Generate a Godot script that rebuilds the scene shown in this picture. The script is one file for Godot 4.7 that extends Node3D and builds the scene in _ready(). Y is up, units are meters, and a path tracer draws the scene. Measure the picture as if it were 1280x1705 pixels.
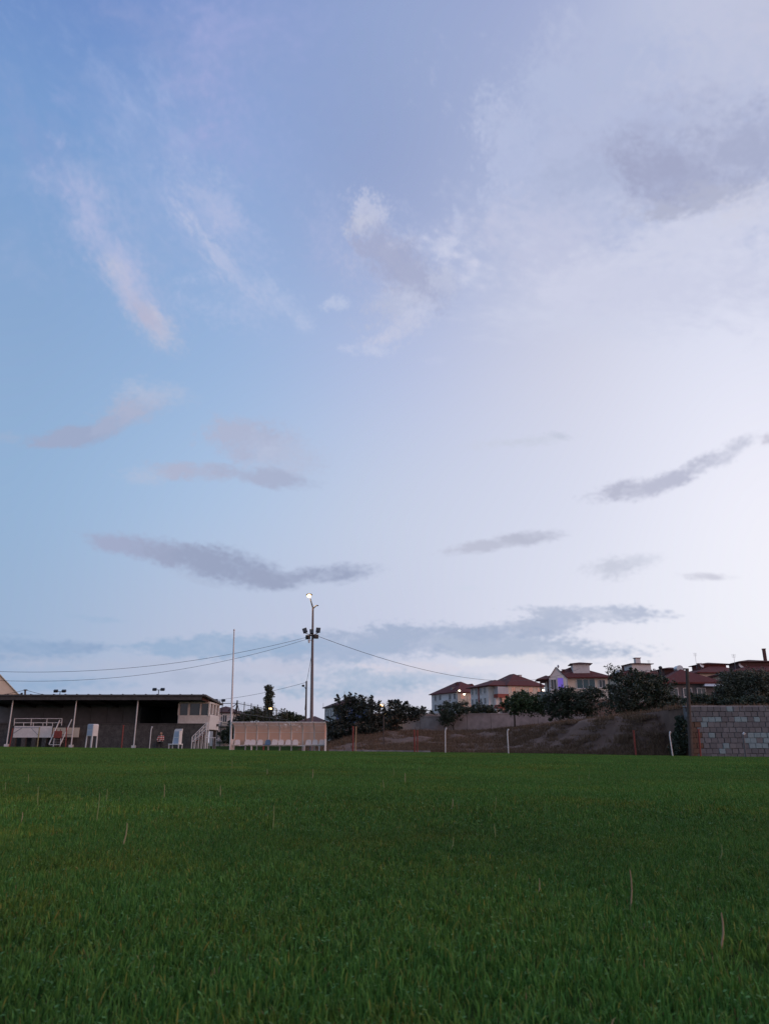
extends Node3D
# A football pitch at dusk: turf in front, a stand, a dugout and a lamp mast beyond it, a terraced slope with houses behind.

const EYE := 0.32
const FOV := 69.4
const F := 1231.2          # focal length in pixels of the 1280 x 1705 photograph
const HORIZON := 1237.0
var pitch := atan((HORIZON - 852.5) / F)
var rng := RandomNumberGenerator.new()
var used := {}
var M := {}

# ---------------------------------------------------------------- measuring
func ray(px, py) -> Vector3:            # direction with one metre of depth
	var u = (px - 640.0) / F
	var v = (852.5 - py) / F
	var fw = cos(pitch) - v * sin(pitch)
	return Vector3(u / fw, (v * cos(pitch) + sin(pitch)) / fw, -1.0)

func at(px, py, d) -> Vector3:          # the point seen there, d metres deep
	return Vector3(0, EYE, 0) + ray(px, py) * d

func plane_y(x, z) -> float:            # the pitch falls a little towards the slope
	return -0.0102 * clampf(x, -45, 45) - 0.005 * minf(-z, 64.0)

func on_turf(px, py, over := 0.0) -> Vector3:
	var r = ray(px, py)
	var d = (EYE - over) / (-r.y - 0.0102 * r.x - 0.005)
	return Vector3(r.x * d, EYE + r.y * d, -d)

func foot(px, d) -> Vector3:            # a point on the pitch, d metres deep
	var x = (px - 640.0) / F * d * cos(pitch)
	return Vector3(x, plane_y(x, -d), -d)

# ---------------------------------------------------------------- objects
func numbered(called: String, where: String = "") -> String:
	var key = where + "/" + called
	if not used.has(key):
		used[key] = 0
		return called
	used[key] += 1
	return "%s_%03d" % [called, used[key]]

func thing(called, label, category, where := Vector3.ZERO, turn := 0.0, group := "") -> Node3D:
	var o := Node3D.new()
	o.name = numbered(called)
	add_child(o)
	o.position = where
	o.rotation.y = turn
	o.set_meta("label", label)
	o.set_meta("category", category)
	if group != "":
		o.set_meta("group", group)
	return o

func build(mb, called: String, m: Material, parent: Node3D) -> MeshInstance3D:
	var o := MeshInstance3D.new()
	o.name = numbered(called, "" if parent == self else str(parent.get_instance_id()))
	o.mesh = mb if mb is ArrayMesh else mb.mesh()
	o.material_override = m
	parent.add_child(o)
	return o

func single(mb, called, m, label, category, where := Vector3.ZERO, group := "") -> MeshInstance3D:
	var o = build(mb, called, m, self)
	o.position = where
	o.set_meta("label", label)
	o.set_meta("category", category)
	if group != "":
		o.set_meta("group", group)
	return o

func structure(mb, called, m, label, category) -> MeshInstance3D:
	var o = build(mb, called, m, self)
	o.set_meta("kind", "structure")
	o.set_meta("label", label)
	o.set_meta("category", category)
	return o

class MB:
	var v := PackedVector3Array()
	var n := PackedVector3Array()
	var c := PackedColorArray()
	var tint := Color.WHITE
	var colored := false

	func tri(a, b, d, out: Vector3, na = null, nb = null, nd = null):
		var f: Vector3 = (d - a).cross(b - a)
		if f.dot(out) < 0:
			var t = b
			b = d
			d = t
			t = nb
			nb = nd
			nd = t
			f = -f
		f = f.normalized()
		v.append_array([a, b, d])
		n.append_array([na if na != null else f, nb if nb != null else f, nd if nd != null else f])
		if colored:
			c.append_array([tint, tint, tint])

	func quad(a, b, d, e, out: Vector3):
		tri(a, b, d, out)
		tri(a, d, e, out)

	func box(centre: Vector3, size: Vector3, turn := Basis.IDENTITY):
		var h = size * 0.5
		for k in 3:
			for s in [-1.0, 1.0]:
				var axis := Vector3.ZERO
				axis[k] = s
				var p := Vector3.ZERO
				p[(k + 1) % 3] = h[(k + 1) % 3]
				var q := Vector3.ZERO
				q[(k + 2) % 3] = h[(k + 2) % 3]
				var o = axis * h[k]
				quad(centre + turn * (o + p + q), centre + turn * (o - p + q), centre + turn * (o - p - q), centre + turn * (o + p - q), turn * axis)

	func chamfered(centre: Vector3, size: Vector3, e: float, turn := Basis.IDENTITY):   # front face (+z) with bevelled rim, plain back
		var h = size * 0.5
		var fr = [Vector3(-h.x + e, -h.y + e, h.z), Vector3(h.x - e, -h.y + e, h.z), Vector3(h.x - e, h.y - e, h.z), Vector3(-h.x + e, h.y - e, h.z)]
		var md = [Vector3(-h.x, -h.y, h.z - e), Vector3(h.x, -h.y, h.z - e), Vector3(h.x, h.y, h.z - e), Vector3(-h.x, h.y, h.z - e)]
		var bk = [Vector3(-h.x, -h.y, -h.z), Vector3(h.x, -h.y, -h.z), Vector3(h.x, h.y, -h.z), Vector3(-h.x, h.y, -h.z)]
		for s in [fr, md, bk]:
			for k in 4:
				s[k] = centre + turn * s[k]
		quad(fr[0], fr[1], fr[2], fr[3], turn * Vector3.BACK)
		quad(bk[0], bk[1], bk[2], bk[3], turn * Vector3.FORWARD)
		for k in 4:
			var j = (k + 1) % 4
			var out = turn * [Vector3.DOWN, Vector3.RIGHT, Vector3.UP, Vector3.LEFT][k]
			quad(fr[k], fr[j], md[j], md[k], out + turn * Vector3.BACK)
			quad(md[k], md[j], bk[j], bk[k], out)

	func bar(a: Vector3, b: Vector3, w: float, t: float, up := Vector3.UP):      # a straight beam
		var l = b - a
		var z = l.normalized()
		var x = up.cross(z)
		if x.length() < 0.05:
			x = Vector3.RIGHT.cross(z)
		x = x.normalized()
		box((a + b) * 0.5, Vector3(w, t, l.length()), Basis(x, z.cross(x), z))

	func tube(pts: Array, r, sides := 8, caps := true):        # r: a number or one per point
		var rings := []
		var dirs := []
		var side := Vector3.ZERO
		for i in pts.size():
			var d: Vector3 = (pts[mini(i + 1, pts.size() - 1)] - pts[maxi(i - 1, 0)]).normalized()
			if i == 0:
				side = d.cross(Vector3.UP if absf(d.y) < 0.9 else Vector3.RIGHT).normalized()
			else:
				side = (side - d * side.dot(d)).normalized()
			var other = d.cross(side)
			var ring := []
			var nn := []
			var rr = r[i] if r is Array else r
			for k in sides:
				var a = TAU * k / sides
				var o = side * cos(a) + other * sin(a)
				nn.append(o)
				ring.append(pts[i] + o * rr)
			rings.append(ring)
			dirs.append(nn)
		for i in pts.size() - 1:
			for k in sides:
				var j = (k + 1) % sides
				var out = dirs[i][k] + dirs[i][j]
				tri(rings[i][k], rings[i][j], rings[i + 1][j], out, dirs[i][k], dirs[i][j], dirs[i + 1][j])
				tri(rings[i][k], rings[i + 1][j], rings[i + 1][k], out, dirs[i][k], dirs[i + 1][j], dirs[i + 1][k])
		if caps:
			for e in [0, pts.size() - 1]:
				var out = pts[e] - pts[1 if e == 0 else e - 1]
				for k in range(1, sides - 1):
					tri(rings[e][0], rings[e][k], rings[e][k + 1], out)

	func ball(centre: Vector3, radii: Vector3, rows := 6, cols := 8):
		for i in rows:
			for j in cols:
				var q := []
				for s in [[i, j], [i, j + 1], [i + 1, j + 1], [i + 1, j]]:
					var e = PI * s[0] / rows
					var a = TAU * s[1] / cols
					q.append(Vector3(sin(e) * cos(a), cos(e), sin(e) * sin(a)))
				var out = q[0] + q[1] + q[2] + q[3]
				tri(centre + q[0] * radii, centre + q[1] * radii, centre + q[2] * radii, out, q[0], q[1], q[2])
				tri(centre + q[0] * radii, centre + q[2] * radii, centre + q[3] * radii, out, q[0], q[2], q[3])

	func prism(outline: Array, along: Vector3):                # a flat convex outline given depth
		var mid := Vector3.ZERO
		for p in outline:
			mid += p / outline.size()
		for k in range(1, outline.size() - 1):
			tri(outline[0], outline[k], outline[k + 1], -along)
			tri(outline[0] + along, outline[k] + along, outline[k + 1] + along, along)
		for k in outline.size():
			var a = outline[k]
			var b = outline[(k + 1) % outline.size()]
			var out = ((a + b) * 0.5 - mid)
			quad(a, b, b + along, a + along, out)

	func hip(w: float, d: float, y: float, h: float, over: float, ridge: float, thick := 0.18):   # hipped roof on a box w x d centred on the origin, ridge along the longer side
		var x = w * 0.5 + over
		var z = d * 0.5 + over
		var p = [Vector3(-x, y, z), Vector3(x, y, z), Vector3(x, y, -z), Vector3(-x, y, -z)]
		var q = []
		for a in p:
			q.append(a + Vector3(0, thick, 0))
		var r = [Vector3(-ridge * 0.5, y + h, 0), Vector3(ridge * 0.5, y + h, 0)] if w >= d else [Vector3(0, y + h, ridge * 0.5), Vector3(0, y + h, -ridge * 0.5)]
		quad(p[0], p[1], p[2], p[3], Vector3.DOWN)
		for k in 4:
			var j = (k + 1) % 4
			quad(p[k], p[j], q[j], q[k], (p[k] + p[j]) * Vector3(1, 0, 1))
		if w >= d:
			quad(q[0], q[1], r[1], r[0], Vector3(0, 1, 1))
			quad(q[2], q[3], r[0], r[1], Vector3(0, 1, -1))
			tri(q[1], q[2], r[1], Vector3(1, 1, 0))
			tri(q[3], q[0], r[0], Vector3(-1, 1, 0))
		else:
			tri(q[0], q[1], r[0], Vector3(0, 1, 1))
			tri(q[2], q[3], r[1], Vector3(0, 1, -1))
			quad(q[1], q[2], r[1], r[0], Vector3(1, 1, 0))
			quad(q[3], q[0], r[0], r[1], Vector3(-1, 1, 0))

	func mesh() -> ArrayMesh:
		var a := []
		a.resize(Mesh.ARRAY_MAX)
		a[Mesh.ARRAY_VERTEX] = v
		a[Mesh.ARRAY_NORMAL] = n
		if colored:
			a[Mesh.ARRAY_COLOR] = c
		var m := ArrayMesh.new()
		m.add_surface_from_arrays(Mesh.PRIMITIVE_TRIANGLES, a)
		return m

# ---------------------------------------------------------------- materials
func col(r, g, b) -> Color:              # linear base colour to the sRGB that albedo wants
	return Color(r, g, b).linear_to_srgb()

func noise_tex(a: Color, b: Color, seed_: int, freq: float, size := 256, contrast := 1.6) -> ImageTexture:
	var fine := FastNoiseLite.new()
	fine.seed = seed_
	fine.frequency = freq
	fine.fractal_octaves = 5
	var coarse := FastNoiseLite.new()
	coarse.seed = seed_ + 77
	coarse.frequency = freq * 0.22
	coarse.fractal_octaves = 3
	var f = fine.get_seamless_image(size, size).get_data()
	var g = coarse.get_seamless_image(size, size).get_data()
	var out := PackedByteArray()
	out.resize(size * size * 3)
	for i in size * size:
		var t = clampf(((f[i] * 0.55 + g[i] * 0.45) / 255.0 - 0.5) * contrast + 0.5, 0, 1)
		var c2 = a.lerp(b, t)
		out[i * 3] = int(c2.r * 255)
		out[i * 3 + 1] = int(c2.g * 255)
		out[i * 3 + 2] = int(c2.b * 255)
	return ImageTexture.create_from_image(Image.create_from_data(size, size, false, Image.FORMAT_RGB8, out))

func grained(called, a: Color, b: Color, rough := 0.8, metres := 2.0, freq := 0.03, relief := 0.0) -> StandardMaterial3D:
	var m := StandardMaterial3D.new()
	m.resource_name = called
	m.albedo_texture = noise_tex(a, b, hash(called) % 9999, freq)
	m.roughness = rough
	m.uv1_triplanar = true
	m.uv1_world_triplanar = true
	m.uv1_scale = Vector3.ONE / metres
	if relief > 0:
		m.heightmap_enabled = true
		m.heightmap_texture = m.albedo_texture
		m.heightmap_scale = relief
	M[called] = m
	return m

func plain(called, c2: Color, rough := 0.7, metal := 0.0) -> StandardMaterial3D:
	var m := StandardMaterial3D.new()
	m.resource_name = called
	m.albedo_color = c2
	m.roughness = rough
	m.metallic = metal
	M[called] = m
	return m

func glowing(called, c2: Color, energy: float) -> StandardMaterial3D:
	var m = plain(called, c2, 0.5)
	m.emission_enabled = true
	m.emission = c2
	m.emission_energy_multiplier = energy
	return m

func foliage_mat(called, c2: Color) -> StandardMaterial3D:
	var m = plain(called, c2, 0.6)
	m.vertex_color_use_as_albedo = true
	m.backlight_enabled = true
	m.backlight = Color(0.4, 0.4, 0.3)
	return m

func lamp_light(parent: Node3D, where: Vector3, c2: Color, energy: float, size := 0.1):
	var l := OmniLight3D.new()
	l.name = "bulb_light"
	l.light_color = c2
	l.light_energy = energy
	l.light_size = size
	l.omni_range = 80.0
	l.omni_attenuation = 2.0
	l.shadow_enabled = true
	parent.add_child(l)
	l.position = where

func make_materials():
	grained("turf_soil", col(0.025, 0.04, 0.012), col(0.045, 0.08, 0.02), 1.0, 1.5, 0.05).metallic_specular = 0.05
	grained("earth", col(0.10, 0.062, 0.046), col(0.21, 0.132, 0.094), 0.95, 7.0, 0.03, 3.0)
	grained("concrete", col(0.20, 0.19, 0.195), col(0.32, 0.305, 0.31), 0.9, 4.0, 0.02)
	grained("stone_dark", col(0.05, 0.05, 0.051), col(0.12, 0.116, 0.112), 0.9, 1.6, 0.045, 2.0)
	grained("panel_grey", col(0.16, 0.158, 0.165), col(0.21, 0.207, 0.213), 0.7, 3.0, 0.02)
	grained("roof_sheet", col(0.05, 0.045, 0.045), col(0.09, 0.08, 0.075), 0.6, 3.0, 0.03)
	grained("white_paint", col(0.66, 0.64, 0.63), col(0.80, 0.78, 0.77), 0.55, 1.2, 0.03)
	grained("booth_paint", col(0.60, 0.57, 0.55), col(0.74, 0.71, 0.69), 0.6, 2.0, 0.03)
	grained("plaster_cream", col(0.58, 0.52, 0.43), col(0.68, 0.62, 0.52), 0.9, 5.0, 0.02)
	grained("plaster_white", col(0.60, 0.59, 0.58), col(0.72, 0.71, 0.70), 0.9, 5.0, 0.02)
	grained("plaster_blue", col(0.07, 0.13, 0.30), col(0.10, 0.18, 0.38), 0.9, 4.0, 0.02)
	grained("roof_tile", col(0.08, 0.018, 0.016), col(0.15, 0.035, 0.03), 0.85, 2.5, 0.05)
	grained("roof_brown", col(0.07, 0.03, 0.028), col(0.11, 0.05, 0.045), 0.85, 2.5, 0.05)
	grained("red_paint", col(0.20, 0.035, 0.028), col(0.32, 0.065, 0.045), 0.6, 0.8, 0.04)
	grained("wood_pole", col(0.06, 0.045, 0.04), col(0.11, 0.085, 0.07), 0.85, 1.0, 0.03)
	grained("bark", col(0.04, 0.03, 0.024), col(0.09, 0.07, 0.055), 0.95, 0.7, 0.04)
	grained("mast_steel", col(0.14, 0.11, 0.11), col(0.21, 0.17, 0.17), 0.55, 1.0, 0.03)
	plain("black_metal", col(0.015, 0.015, 0.017), 0.5)
	plain("dark_frame", col(0.03, 0.03, 0.032), 0.6)
	plain("wire", col(0.05, 0.05, 0.055), 0.6)
	plain("galvanised", col(0.35, 0.36, 0.38), 0.4, 0.6)
	plain("solar_tank", col(0.55, 0.58, 0.60), 0.35, 0.5)
	var g = plain("window_glass", col(0.03, 0.035, 0.045), 0.08)
	g.metallic_specular = 0.6
	var g2 = plain("teal_glass", col(0.015, 0.06, 0.075), 0.08)
	g2.metallic_specular = 0.6
	plain("curtain", col(0.45, 0.46, 0.5), 0.9)
	plain("seat_white", col(0.74, 0.70, 0.69), 0.45)
	plain("seat_blue", col(0.10, 0.18, 0.30), 0.45)
	plain("panel_blue_grey", col(0.42, 0.48, 0.58), 0.5)
	plain("straw", col(0.34, 0.30, 0.16), 0.8)
	plain("straw_tan", col(0.40, 0.28, 0.17), 0.8)
	plain("straw_green", col(0.22, 0.27, 0.10), 0.8)
	var pc = plain("polycarbonate", Color(col(0.95, 0.57, 0.43), 0.72), 0.4)
	pc.transparency = BaseMaterial3D.TRANSPARENCY_ALPHA
	pc.backlight_enabled = true
	pc.backlight = Color(0.8, 0.66, 0.58)
	glowing("lamp_warm", Color(1.0, 0.80, 0.52), 6.0)
	glowing("lamp_white", Color(1.0, 0.93, 0.82), 7.0)
	glowing("purple_glow", Color(0.50, 0.42, 0.85), 0.3)
	var gm = foliage_mat("grass_blade", Color.WHITE)
	gm.roughness = 0.7
	gm.metallic_specular = 0.3
	gm.backlight = Color(0.5, 0.5, 0.35)
	foliage_mat("leaf", Color.WHITE)
	for k in 4:
		var t = [0.155, 0.17, 0.19, 0.145][k]
		grained("block_grey_%d" % k, col(t * 0.82, t * 0.86, t * 0.94), col(t * 1.06, t * 1.1, t * 1.17), 0.9, 0.6, 0.05, 0.6)
	grained("block_blue", col(0.19, 0.28, 0.31), col(0.26, 0.35, 0.38), 0.85, 0.6, 0.05, 0.6)
	grained("block_brown", col(0.11, 0.07, 0.05), col(0.17, 0.11, 0.08), 0.9, 0.6, 0.05, 0.6)
	grained("plaster_grey", col(0.11, 0.11, 0.115), col(0.16, 0.155, 0.16), 0.9, 4.0, 0.02)  # plain grey; on the solar tank house it stands in for porch shade
	grained("mortar", col(0.14, 0.135, 0.14), col(0.19, 0.18, 0.185), 0.95, 0.5, 0.05)

# ---------------------------------------------------------------- sky
const SKY_W := 4096
const SKY_H := 1024          # rows above the horizon
var sky_buf := PackedFloat32Array()
var cloud_noise := FastNoiseLite.new()
var wisp_noise := FastNoiseLite.new()

func azel(px, py) -> Vector2:
	var r = ray(px, py)
	return Vector2(rad_to_deg(atan2(r.x, 1.0)), rad_to_deg(atan2(r.y, sqrt(r.x * r.x + 1.0))))

func cat(p0, p1, p2, p3, t):
	return p1 + 0.5 * t * ((p2 - p0) + t * ((2.0 * p0 - 5.0 * p1 + 4.0 * p2 - p3) + t * (3.0 * (p1 - p2) + p3 - p0)))

func spot(list, x):                      # index of the interval and share of it
	var i = 0
	while i < list.size() - 2 and x >= list[i + 1]:
		i += 1
	return [i, clampf((x - list[i]) / (list[i + 1] - list[i]), 0, 1)]

func clear_sky() -> Image:
	var els = [0.0, 3.8, 8.2, 17.5, 28.9, 41.5, 52.0, 90.0]
	var azs = [-180.0, -120.0, -70.0, -28.0, -14.5, 0.0, 14.5, 28.0, 60.0, 110.0, 150.0, 180.0]
	var seen = [    # five columns across the photograph, from the horizon up
		[[168, 180, 206], [190, 193, 213], [206, 206, 221], [230, 226, 234], [238, 235, 241]],
		[[160, 179, 208], [185, 193, 215], [203, 206, 223], [228, 226, 236], [239, 238, 245]],
		[[155, 179, 210], [182, 194, 219], [200, 206, 227], [224, 226, 240], [242, 242, 250]],
		[[148, 178, 213], [170, 193, 224], [196, 206, 229], [216, 220, 238], [238, 238, 250]],
		[[138, 169, 209], [152, 180, 219], [178, 191, 224], [204, 208, 229], [220, 223, 241]],
		[[122, 157, 207], [140, 167, 213], [151, 167, 207], [176, 186, 217], [196, 200, 223]],
		[[112, 140, 198], [132, 154, 205], [147, 165, 207], [160, 172, 210], [184, 192, 220]],
		[[135, 150, 202], [135, 150, 202], [137, 152, 203], [139, 154, 204], [142, 156, 205]],
	]
	var full := []
	for row in seen:
		var c2 := []
		for s in row:
			c2.append(Vector3(s[0], s[1], s[2]) / 255.0)
		var left = c2[0]
		var right = c2[4]
		var mid = c2[2]
		full.append([mid * 0.88, c2[1] * 0.88, left * 0.95, c2[0], c2[1], c2[2], c2[3], c2[4], right + Vector3(4, -2, -6) / 255.0, right + Vector3(3, -4, -10) / 255.0, c2[3] * 0.93, mid * 0.88])
	var im := Image.create_empty(720, 180, false, Image.FORMAT_RGBF)
	for j in 180:
		var e = spot(els, 90.0 - (j + 0.5) * 0.5)
		var rows := []
		for k in [-1, 0, 1, 2]:
			rows.append(full[clampi(e[0] + k, 0, els.size() - 1)])
		for i in 720:
			var a = spot(azs, -180.0 + (i + 0.5) * 0.5)
			var q := []
			for r in rows:
				var n = azs.size()
				var i0 = a[0]
				var before = r[i0 - 1] if i0 > 0 else r[n - 2]
				var after = r[i0 + 2] if i0 + 2 < n else r[1]
				q.append(cat(before, r[i0], r[i0 + 1], after, a[1]))
			var s: Vector3 = cat(q[0], q[1], q[2], q[3], e[1])
			im.set_pixel(i, j, Color(s.x, s.y, s.z))
	im.resize(SKY_W, SKY_H, Image.INTERPOLATE_BILINEAR)
	return im

# one cloud: centre and half-sizes in pixels of the photograph, turn in degrees, colour, cover, raggedness, softness
func cloud(cx, cy, rx, ry, turn, colour, cover, ragged := 0.6, soft := 0.5, grain := 1.0):
	var o = azel(cx, cy)
	var ce = cos(deg_to_rad(o.y))
	var ex = (azel(cx + 4.0, cy) - o) * Vector2(ce, 1) / 4.0
	var ey = (azel(cx, cy + 4.0) - o) * Vector2(ce, 1) / 4.0
	var t = deg_to_rad(turn)
	var tone = [colour[0] / 255.0, colour[1] / 255.0, colour[2] / 255.0]
	cloud_at(o, (ex * cos(t) + ey * sin(t)) * rx, (ey * cos(t) - ex * sin(t)) * ry, tone, cover, ragged, soft, grain)

func cloud_at(o: Vector2, ax: Vector2, ay: Vector2, colour, cover: float, ragged: float, soft: float, grain: float):
	var ce = cos(deg_to_rad(o.y))
	var reach = 1.9
	var hx = (absf(ax.x) + absf(ay.x)) * reach / ce
	var hy = (absf(ax.y) + absf(ay.y)) * reach
	var perdeg = SKY_W / 360.0
	var det = ax.x * ay.y - ax.y * ay.x
	var x0 = maxi(0, int((o.x - hx + 180.0) * perdeg))
	var x1 = mini(SKY_W - 1, int((o.x + hx + 180.0) * perdeg))
	var y0 = maxi(0, int((90.0 - o.y - hy) * perdeg))
	var y1 = mini(SKY_H - 1, int((90.0 - o.y + hy) * perdeg))
	var lx = ax.length()
	var ly = ay.length()
	var k1 = grain * 0.55
	var stretch = clampf(sqrt(lx / ly), 1.0, 2.6)
	var off = o.x * 3.7 + o.y * 1.3
	var wob = minf(ragged, 0.9) * 0.55
	for y in range(y0, y1 + 1):
		var dy = 90.0 - (y + 0.5) / perdeg - o.y
		for x in range(x0, x1 + 1):
			var dx = ((x + 0.5) / perdeg - 180.0 - o.x) * ce
			var u = (dx * ay.y - dy * ay.x) / det
			var w = (ax.x * dy - ax.y * dx) / det
			if u * u + w * w > 3.6:
				continue
			var nx = u * lx / stretch
			var ny = w * ly
			var nz = cloud_noise.get_noise_2d(nx * k1 + off, ny * k1 - off)
			var n2 = cloud_noise.get_noise_2d(ny * k1 * 1.3 - off, nx * k1 * 1.3 + off * 2.0)
			u += nz * wob
			w += n2 * wob
			var fz = wisp_noise.get_noise_2d(nx * grain + off, ny * grain + off)
			var a = (1.3 - sqrt(u * u + w * w) + (nz * 0.7 + fz * 0.6) * ragged) / soft
			if a <= 0.0:
				continue
			a = minf(a, 1.0)
			a = a * a * (3.0 - 2.0 * a) * cover * (1.0 + nz * 0.6 + fz * 0.25)
			a = clampf(a, 0, 1)
			var i = (y * SKY_W + x) * 3
			sky_buf[i] += (colour[0] - sky_buf[i]) * a
			sky_buf[i + 1] += (colour[1] - sky_buf[i + 1]) * a
			sky_buf[i + 2] += (colour[2] - sky_buf[i + 2]) * a

func make_sky() -> ImageTexture:
	cloud_noise.seed = 5
	cloud_noise.frequency = 0.9
	cloud_noise.fractal_octaves = 4
	cloud_noise.domain_warp_enabled = true
	cloud_noise.domain_warp_amplitude = 1.2
	cloud_noise.domain_warp_frequency = 0.5
	wisp_noise.seed = 11
	wisp_noise.frequency = 2.6
	wisp_noise.fractal_octaves = 5
	sky_buf = clear_sky().get_data().to_float32_array()
	# high thin veils
	cloud(260, 330, 270, 230, 0, [162, 178, 216], 0.38, 0.7, 2.2, 0.3)
	cloud(420, 120, 260, 160, 0, [154, 169, 211], 0.35, 0.7, 2.0, 0.3)
	cloud(345, 140, 90, 190, 4, [166, 173, 219], 0.62, 0.70, 2.02, 0.45)
	cloud(440, 40, 130, 60, 0, [160, 170, 217], 0.50, 0.80, 1.89, 0.5)
	cloud(250, 40, 110, 60, 20, [140, 158, 207], 0.45, 0.80, 1.77, 0.5)
	cloud(300, 300, 200, 70, 55, [156, 176, 219], 0.62, 0.90, 1.89, 0.6)
	cloud(200, 190, 190, 50, 42, [142, 165, 212], 0.56, 0.90, 1.77, 0.6)
	cloud(60, 230, 170, 50, 60, [134, 160, 208], 0.56, 0.90, 1.77, 0.6)
	cloud(430, 250, 90, 80, 30, [154, 170, 216], 0.56, 0.80, 1.89, 0.6)
	cloud(140, 350, 120, 70, 58, [168, 180, 219], 0.78, 0.60, 1.89, 0.6)
	cloud(205, 440, 150, 58, 56, [172, 184, 220], 0.78, 0.60, 1.64, 0.7)
	cloud(225, 490, 95, 34, 52, [180, 187, 218], 0.78, 0.60, 1.39, 0.9)
	cloud(200, 462, 48, 20, 55, [191, 194, 217], 0.44, 0.60, 1.26, 1.1)
	cloud(262, 548, 58, 26, 40, [193, 194, 214], 0.63, 0.45, 1.13, 1.0)
	cloud(240, 520, 50, 15, 48, [180, 182, 208], 0.67, 0.50, 1.13, 1.0)
	cloud(370, 380, 130, 62, 48, [166, 182, 221], 0.67, 0.80, 1.64, 0.7)
	cloud(340, 330, 70, 42, 40, [170, 184, 220], 0.62, 0.80, 1.52, 0.9)
	cloud(375, 365, 36, 26, 20, [178, 188, 222], 0.56, 0.70, 1.26, 1.0)
	cloud(375, 440, 110, 22, 46, [182, 192, 223], 0.67, 0.80, 1.26, 1.0)
	cloud(400, 500, 90, 60, 20, [170, 187, 223], 0.62, 0.80, 1.64, 0.8)
	cloud(505, 535, 26, 18, 30, [185, 197, 226], 0.47, 0.70, 1.26, 1.2)
	cloud(470, 500, 70, 24, 40, [176, 191, 224], 0.56, 0.80, 1.39, 1.0)
	# the cloud in the middle
	cloud(560, 400, 60, 90, -15, [164, 178, 217], 0.52, 0.72, 1.51, 0.7)
	cloud(660, 440, 110, 80, 42, [174, 184, 217], 0.75, 0.63, 1.30, 0.8)
	cloud(612, 355, 38, 36, 0, [186, 193, 220], 0.98, 0.72, 0.97, 1.3)
	cloud(604, 375, 26, 24, 0, [192, 197, 219], 0.69, 0.63, 0.97, 1.3)
	cloud(650, 425, 66, 44, 40, [164, 172, 204], 0.98, 0.50, 0.97, 1.0)
	cloud(690, 465, 70, 40, 38, [168, 175, 205], 0.98, 0.50, 0.97, 1.0)
	cloud(735, 470, 34, 28, 40, [186, 193, 219], 0.80, 0.63, 0.97, 1.2)
	cloud(660, 510, 60, 34, -20, [182, 190, 217], 0.80, 0.54, 1.08, 1.0)
	cloud(668, 545, 60, 26, -32, [193, 199, 224], 0.86, 0.54, 1.08, 1.0)
	cloud(750, 405, 34, 11, -52, [190, 198, 225], 0.92, 0.72, 0.97, 1.6)
	cloud(762, 370, 8, 24, -10, [184, 194, 224], 0.69, 0.72, 0.97, 1.8)
	cloud(780, 466, 20, 12, -30, [188, 197, 224], 0.75, 0.72, 0.97, 1.4)
	cloud(561, 506, 24, 14, 0, [184, 196, 225], 0.75, 0.63, 1.08, 1.2)
	cloud(612, 584, 44, 12, 5, [192, 201, 228], 0.75, 0.63, 1.08, 1.2)
	cloud(722, 600, 22, 7, 0, [192, 200, 228], 0.52, 0.63, 1.08, 1.2)
	# the large grey cloud
	cloud(1080, 250, 280, 200, 0, [180, 189, 219], 0.8, 0.6, 1.0, 0.4)
	cloud(850, 260, 50, 80, 8, [180, 190, 221], 0.75, 0.8, 0.8, 0.9)
	cloud(900, 160, 90, 60, -20, [177, 188, 219], 0.65, 0.8, 0.9, 0.9)
	cloud(1010, 110, 120, 50, -15, [178, 188, 218], 0.6, 0.8, 1.0, 0.8)
	cloud(1220, 120, 140, 90, -25, [188, 195, 221], 0.65, 0.8, 1.2, 0.6)
	cloud(1050, 470, 340, 80, 4, [204, 208, 230], 0.8, 0.6, 1.2, 0.5)
	cloud(890, 390, 120, 60, 10, [192, 197, 223], 0.7, 0.7, 1.1, 0.6)
	cloud(1000, 290, 100, 50, -8, [172, 182, 212], 0.6, 0.7, 1.1, 0.6)
	cloud(1140, 245, 175, 100, -6, [167, 174, 204], 0.88, 0.55, 1.80, 0.5)
	cloud(1110, 290, 110, 50, 12, [162, 168, 198], 0.8, 0.6, 1.0, 0.8)
	cloud(1250, 250, 120, 72, -20, [168, 175, 204], 0.8, 0.6, 1.0, 0.8)
	cloud(1170, 330, 110, 26, -14, [176, 181, 205], 0.75, 0.7, 1.0, 0.8)
	cloud(1130, 395, 210, 36, -12, [206, 210, 231], 0.8, 0.7, 1.0, 0.7)
	cloud(1250, 340, 60, 26, -25, [206, 208, 226], 0.6, 0.7, 1.0, 0.9)
	cloud(900, 535, 240, 36, 5, [206, 211, 232], 0.55, 0.6, 1.4, 0.6)
	# middle heights
	cloud(122, 727, 74, 17, -7, [157, 170, 200], 1.00, 0.40, 0.84, 1.0)
	cloud(195, 703, 40, 16, -22, [163, 175, 204], 0.99, 0.45, 0.84, 1.0)
	cloud(228, 678, 56, 24, -8, [170, 179, 206], 1.00, 0.45, 1.11, 0.9)
	cloud(258, 655, 70, 26, 5, [175, 189, 217], 0.70, 0.54, 1.26, 0.9)
	cloud(8, 728, 34, 10, 0, [157, 177, 208], 0.70, 0.54, 1.11, 1.0)
	cloud(420, 735, 80, 40, 8, [173, 182, 209], 1.00, 0.40, 0.95, 0.8)
	cloud(470, 760, 80, 45, 10, [181, 191, 217], 0.85, 0.54, 1.26, 0.8)
	cloud(330, 785, 80, 15, 3, [173, 181, 207], 0.99, 0.45, 0.95, 1.0)
	cloud(450, 796, 78, 15, 8, [169, 179, 206], 1.00, 0.45, 0.95, 1.0)
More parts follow.
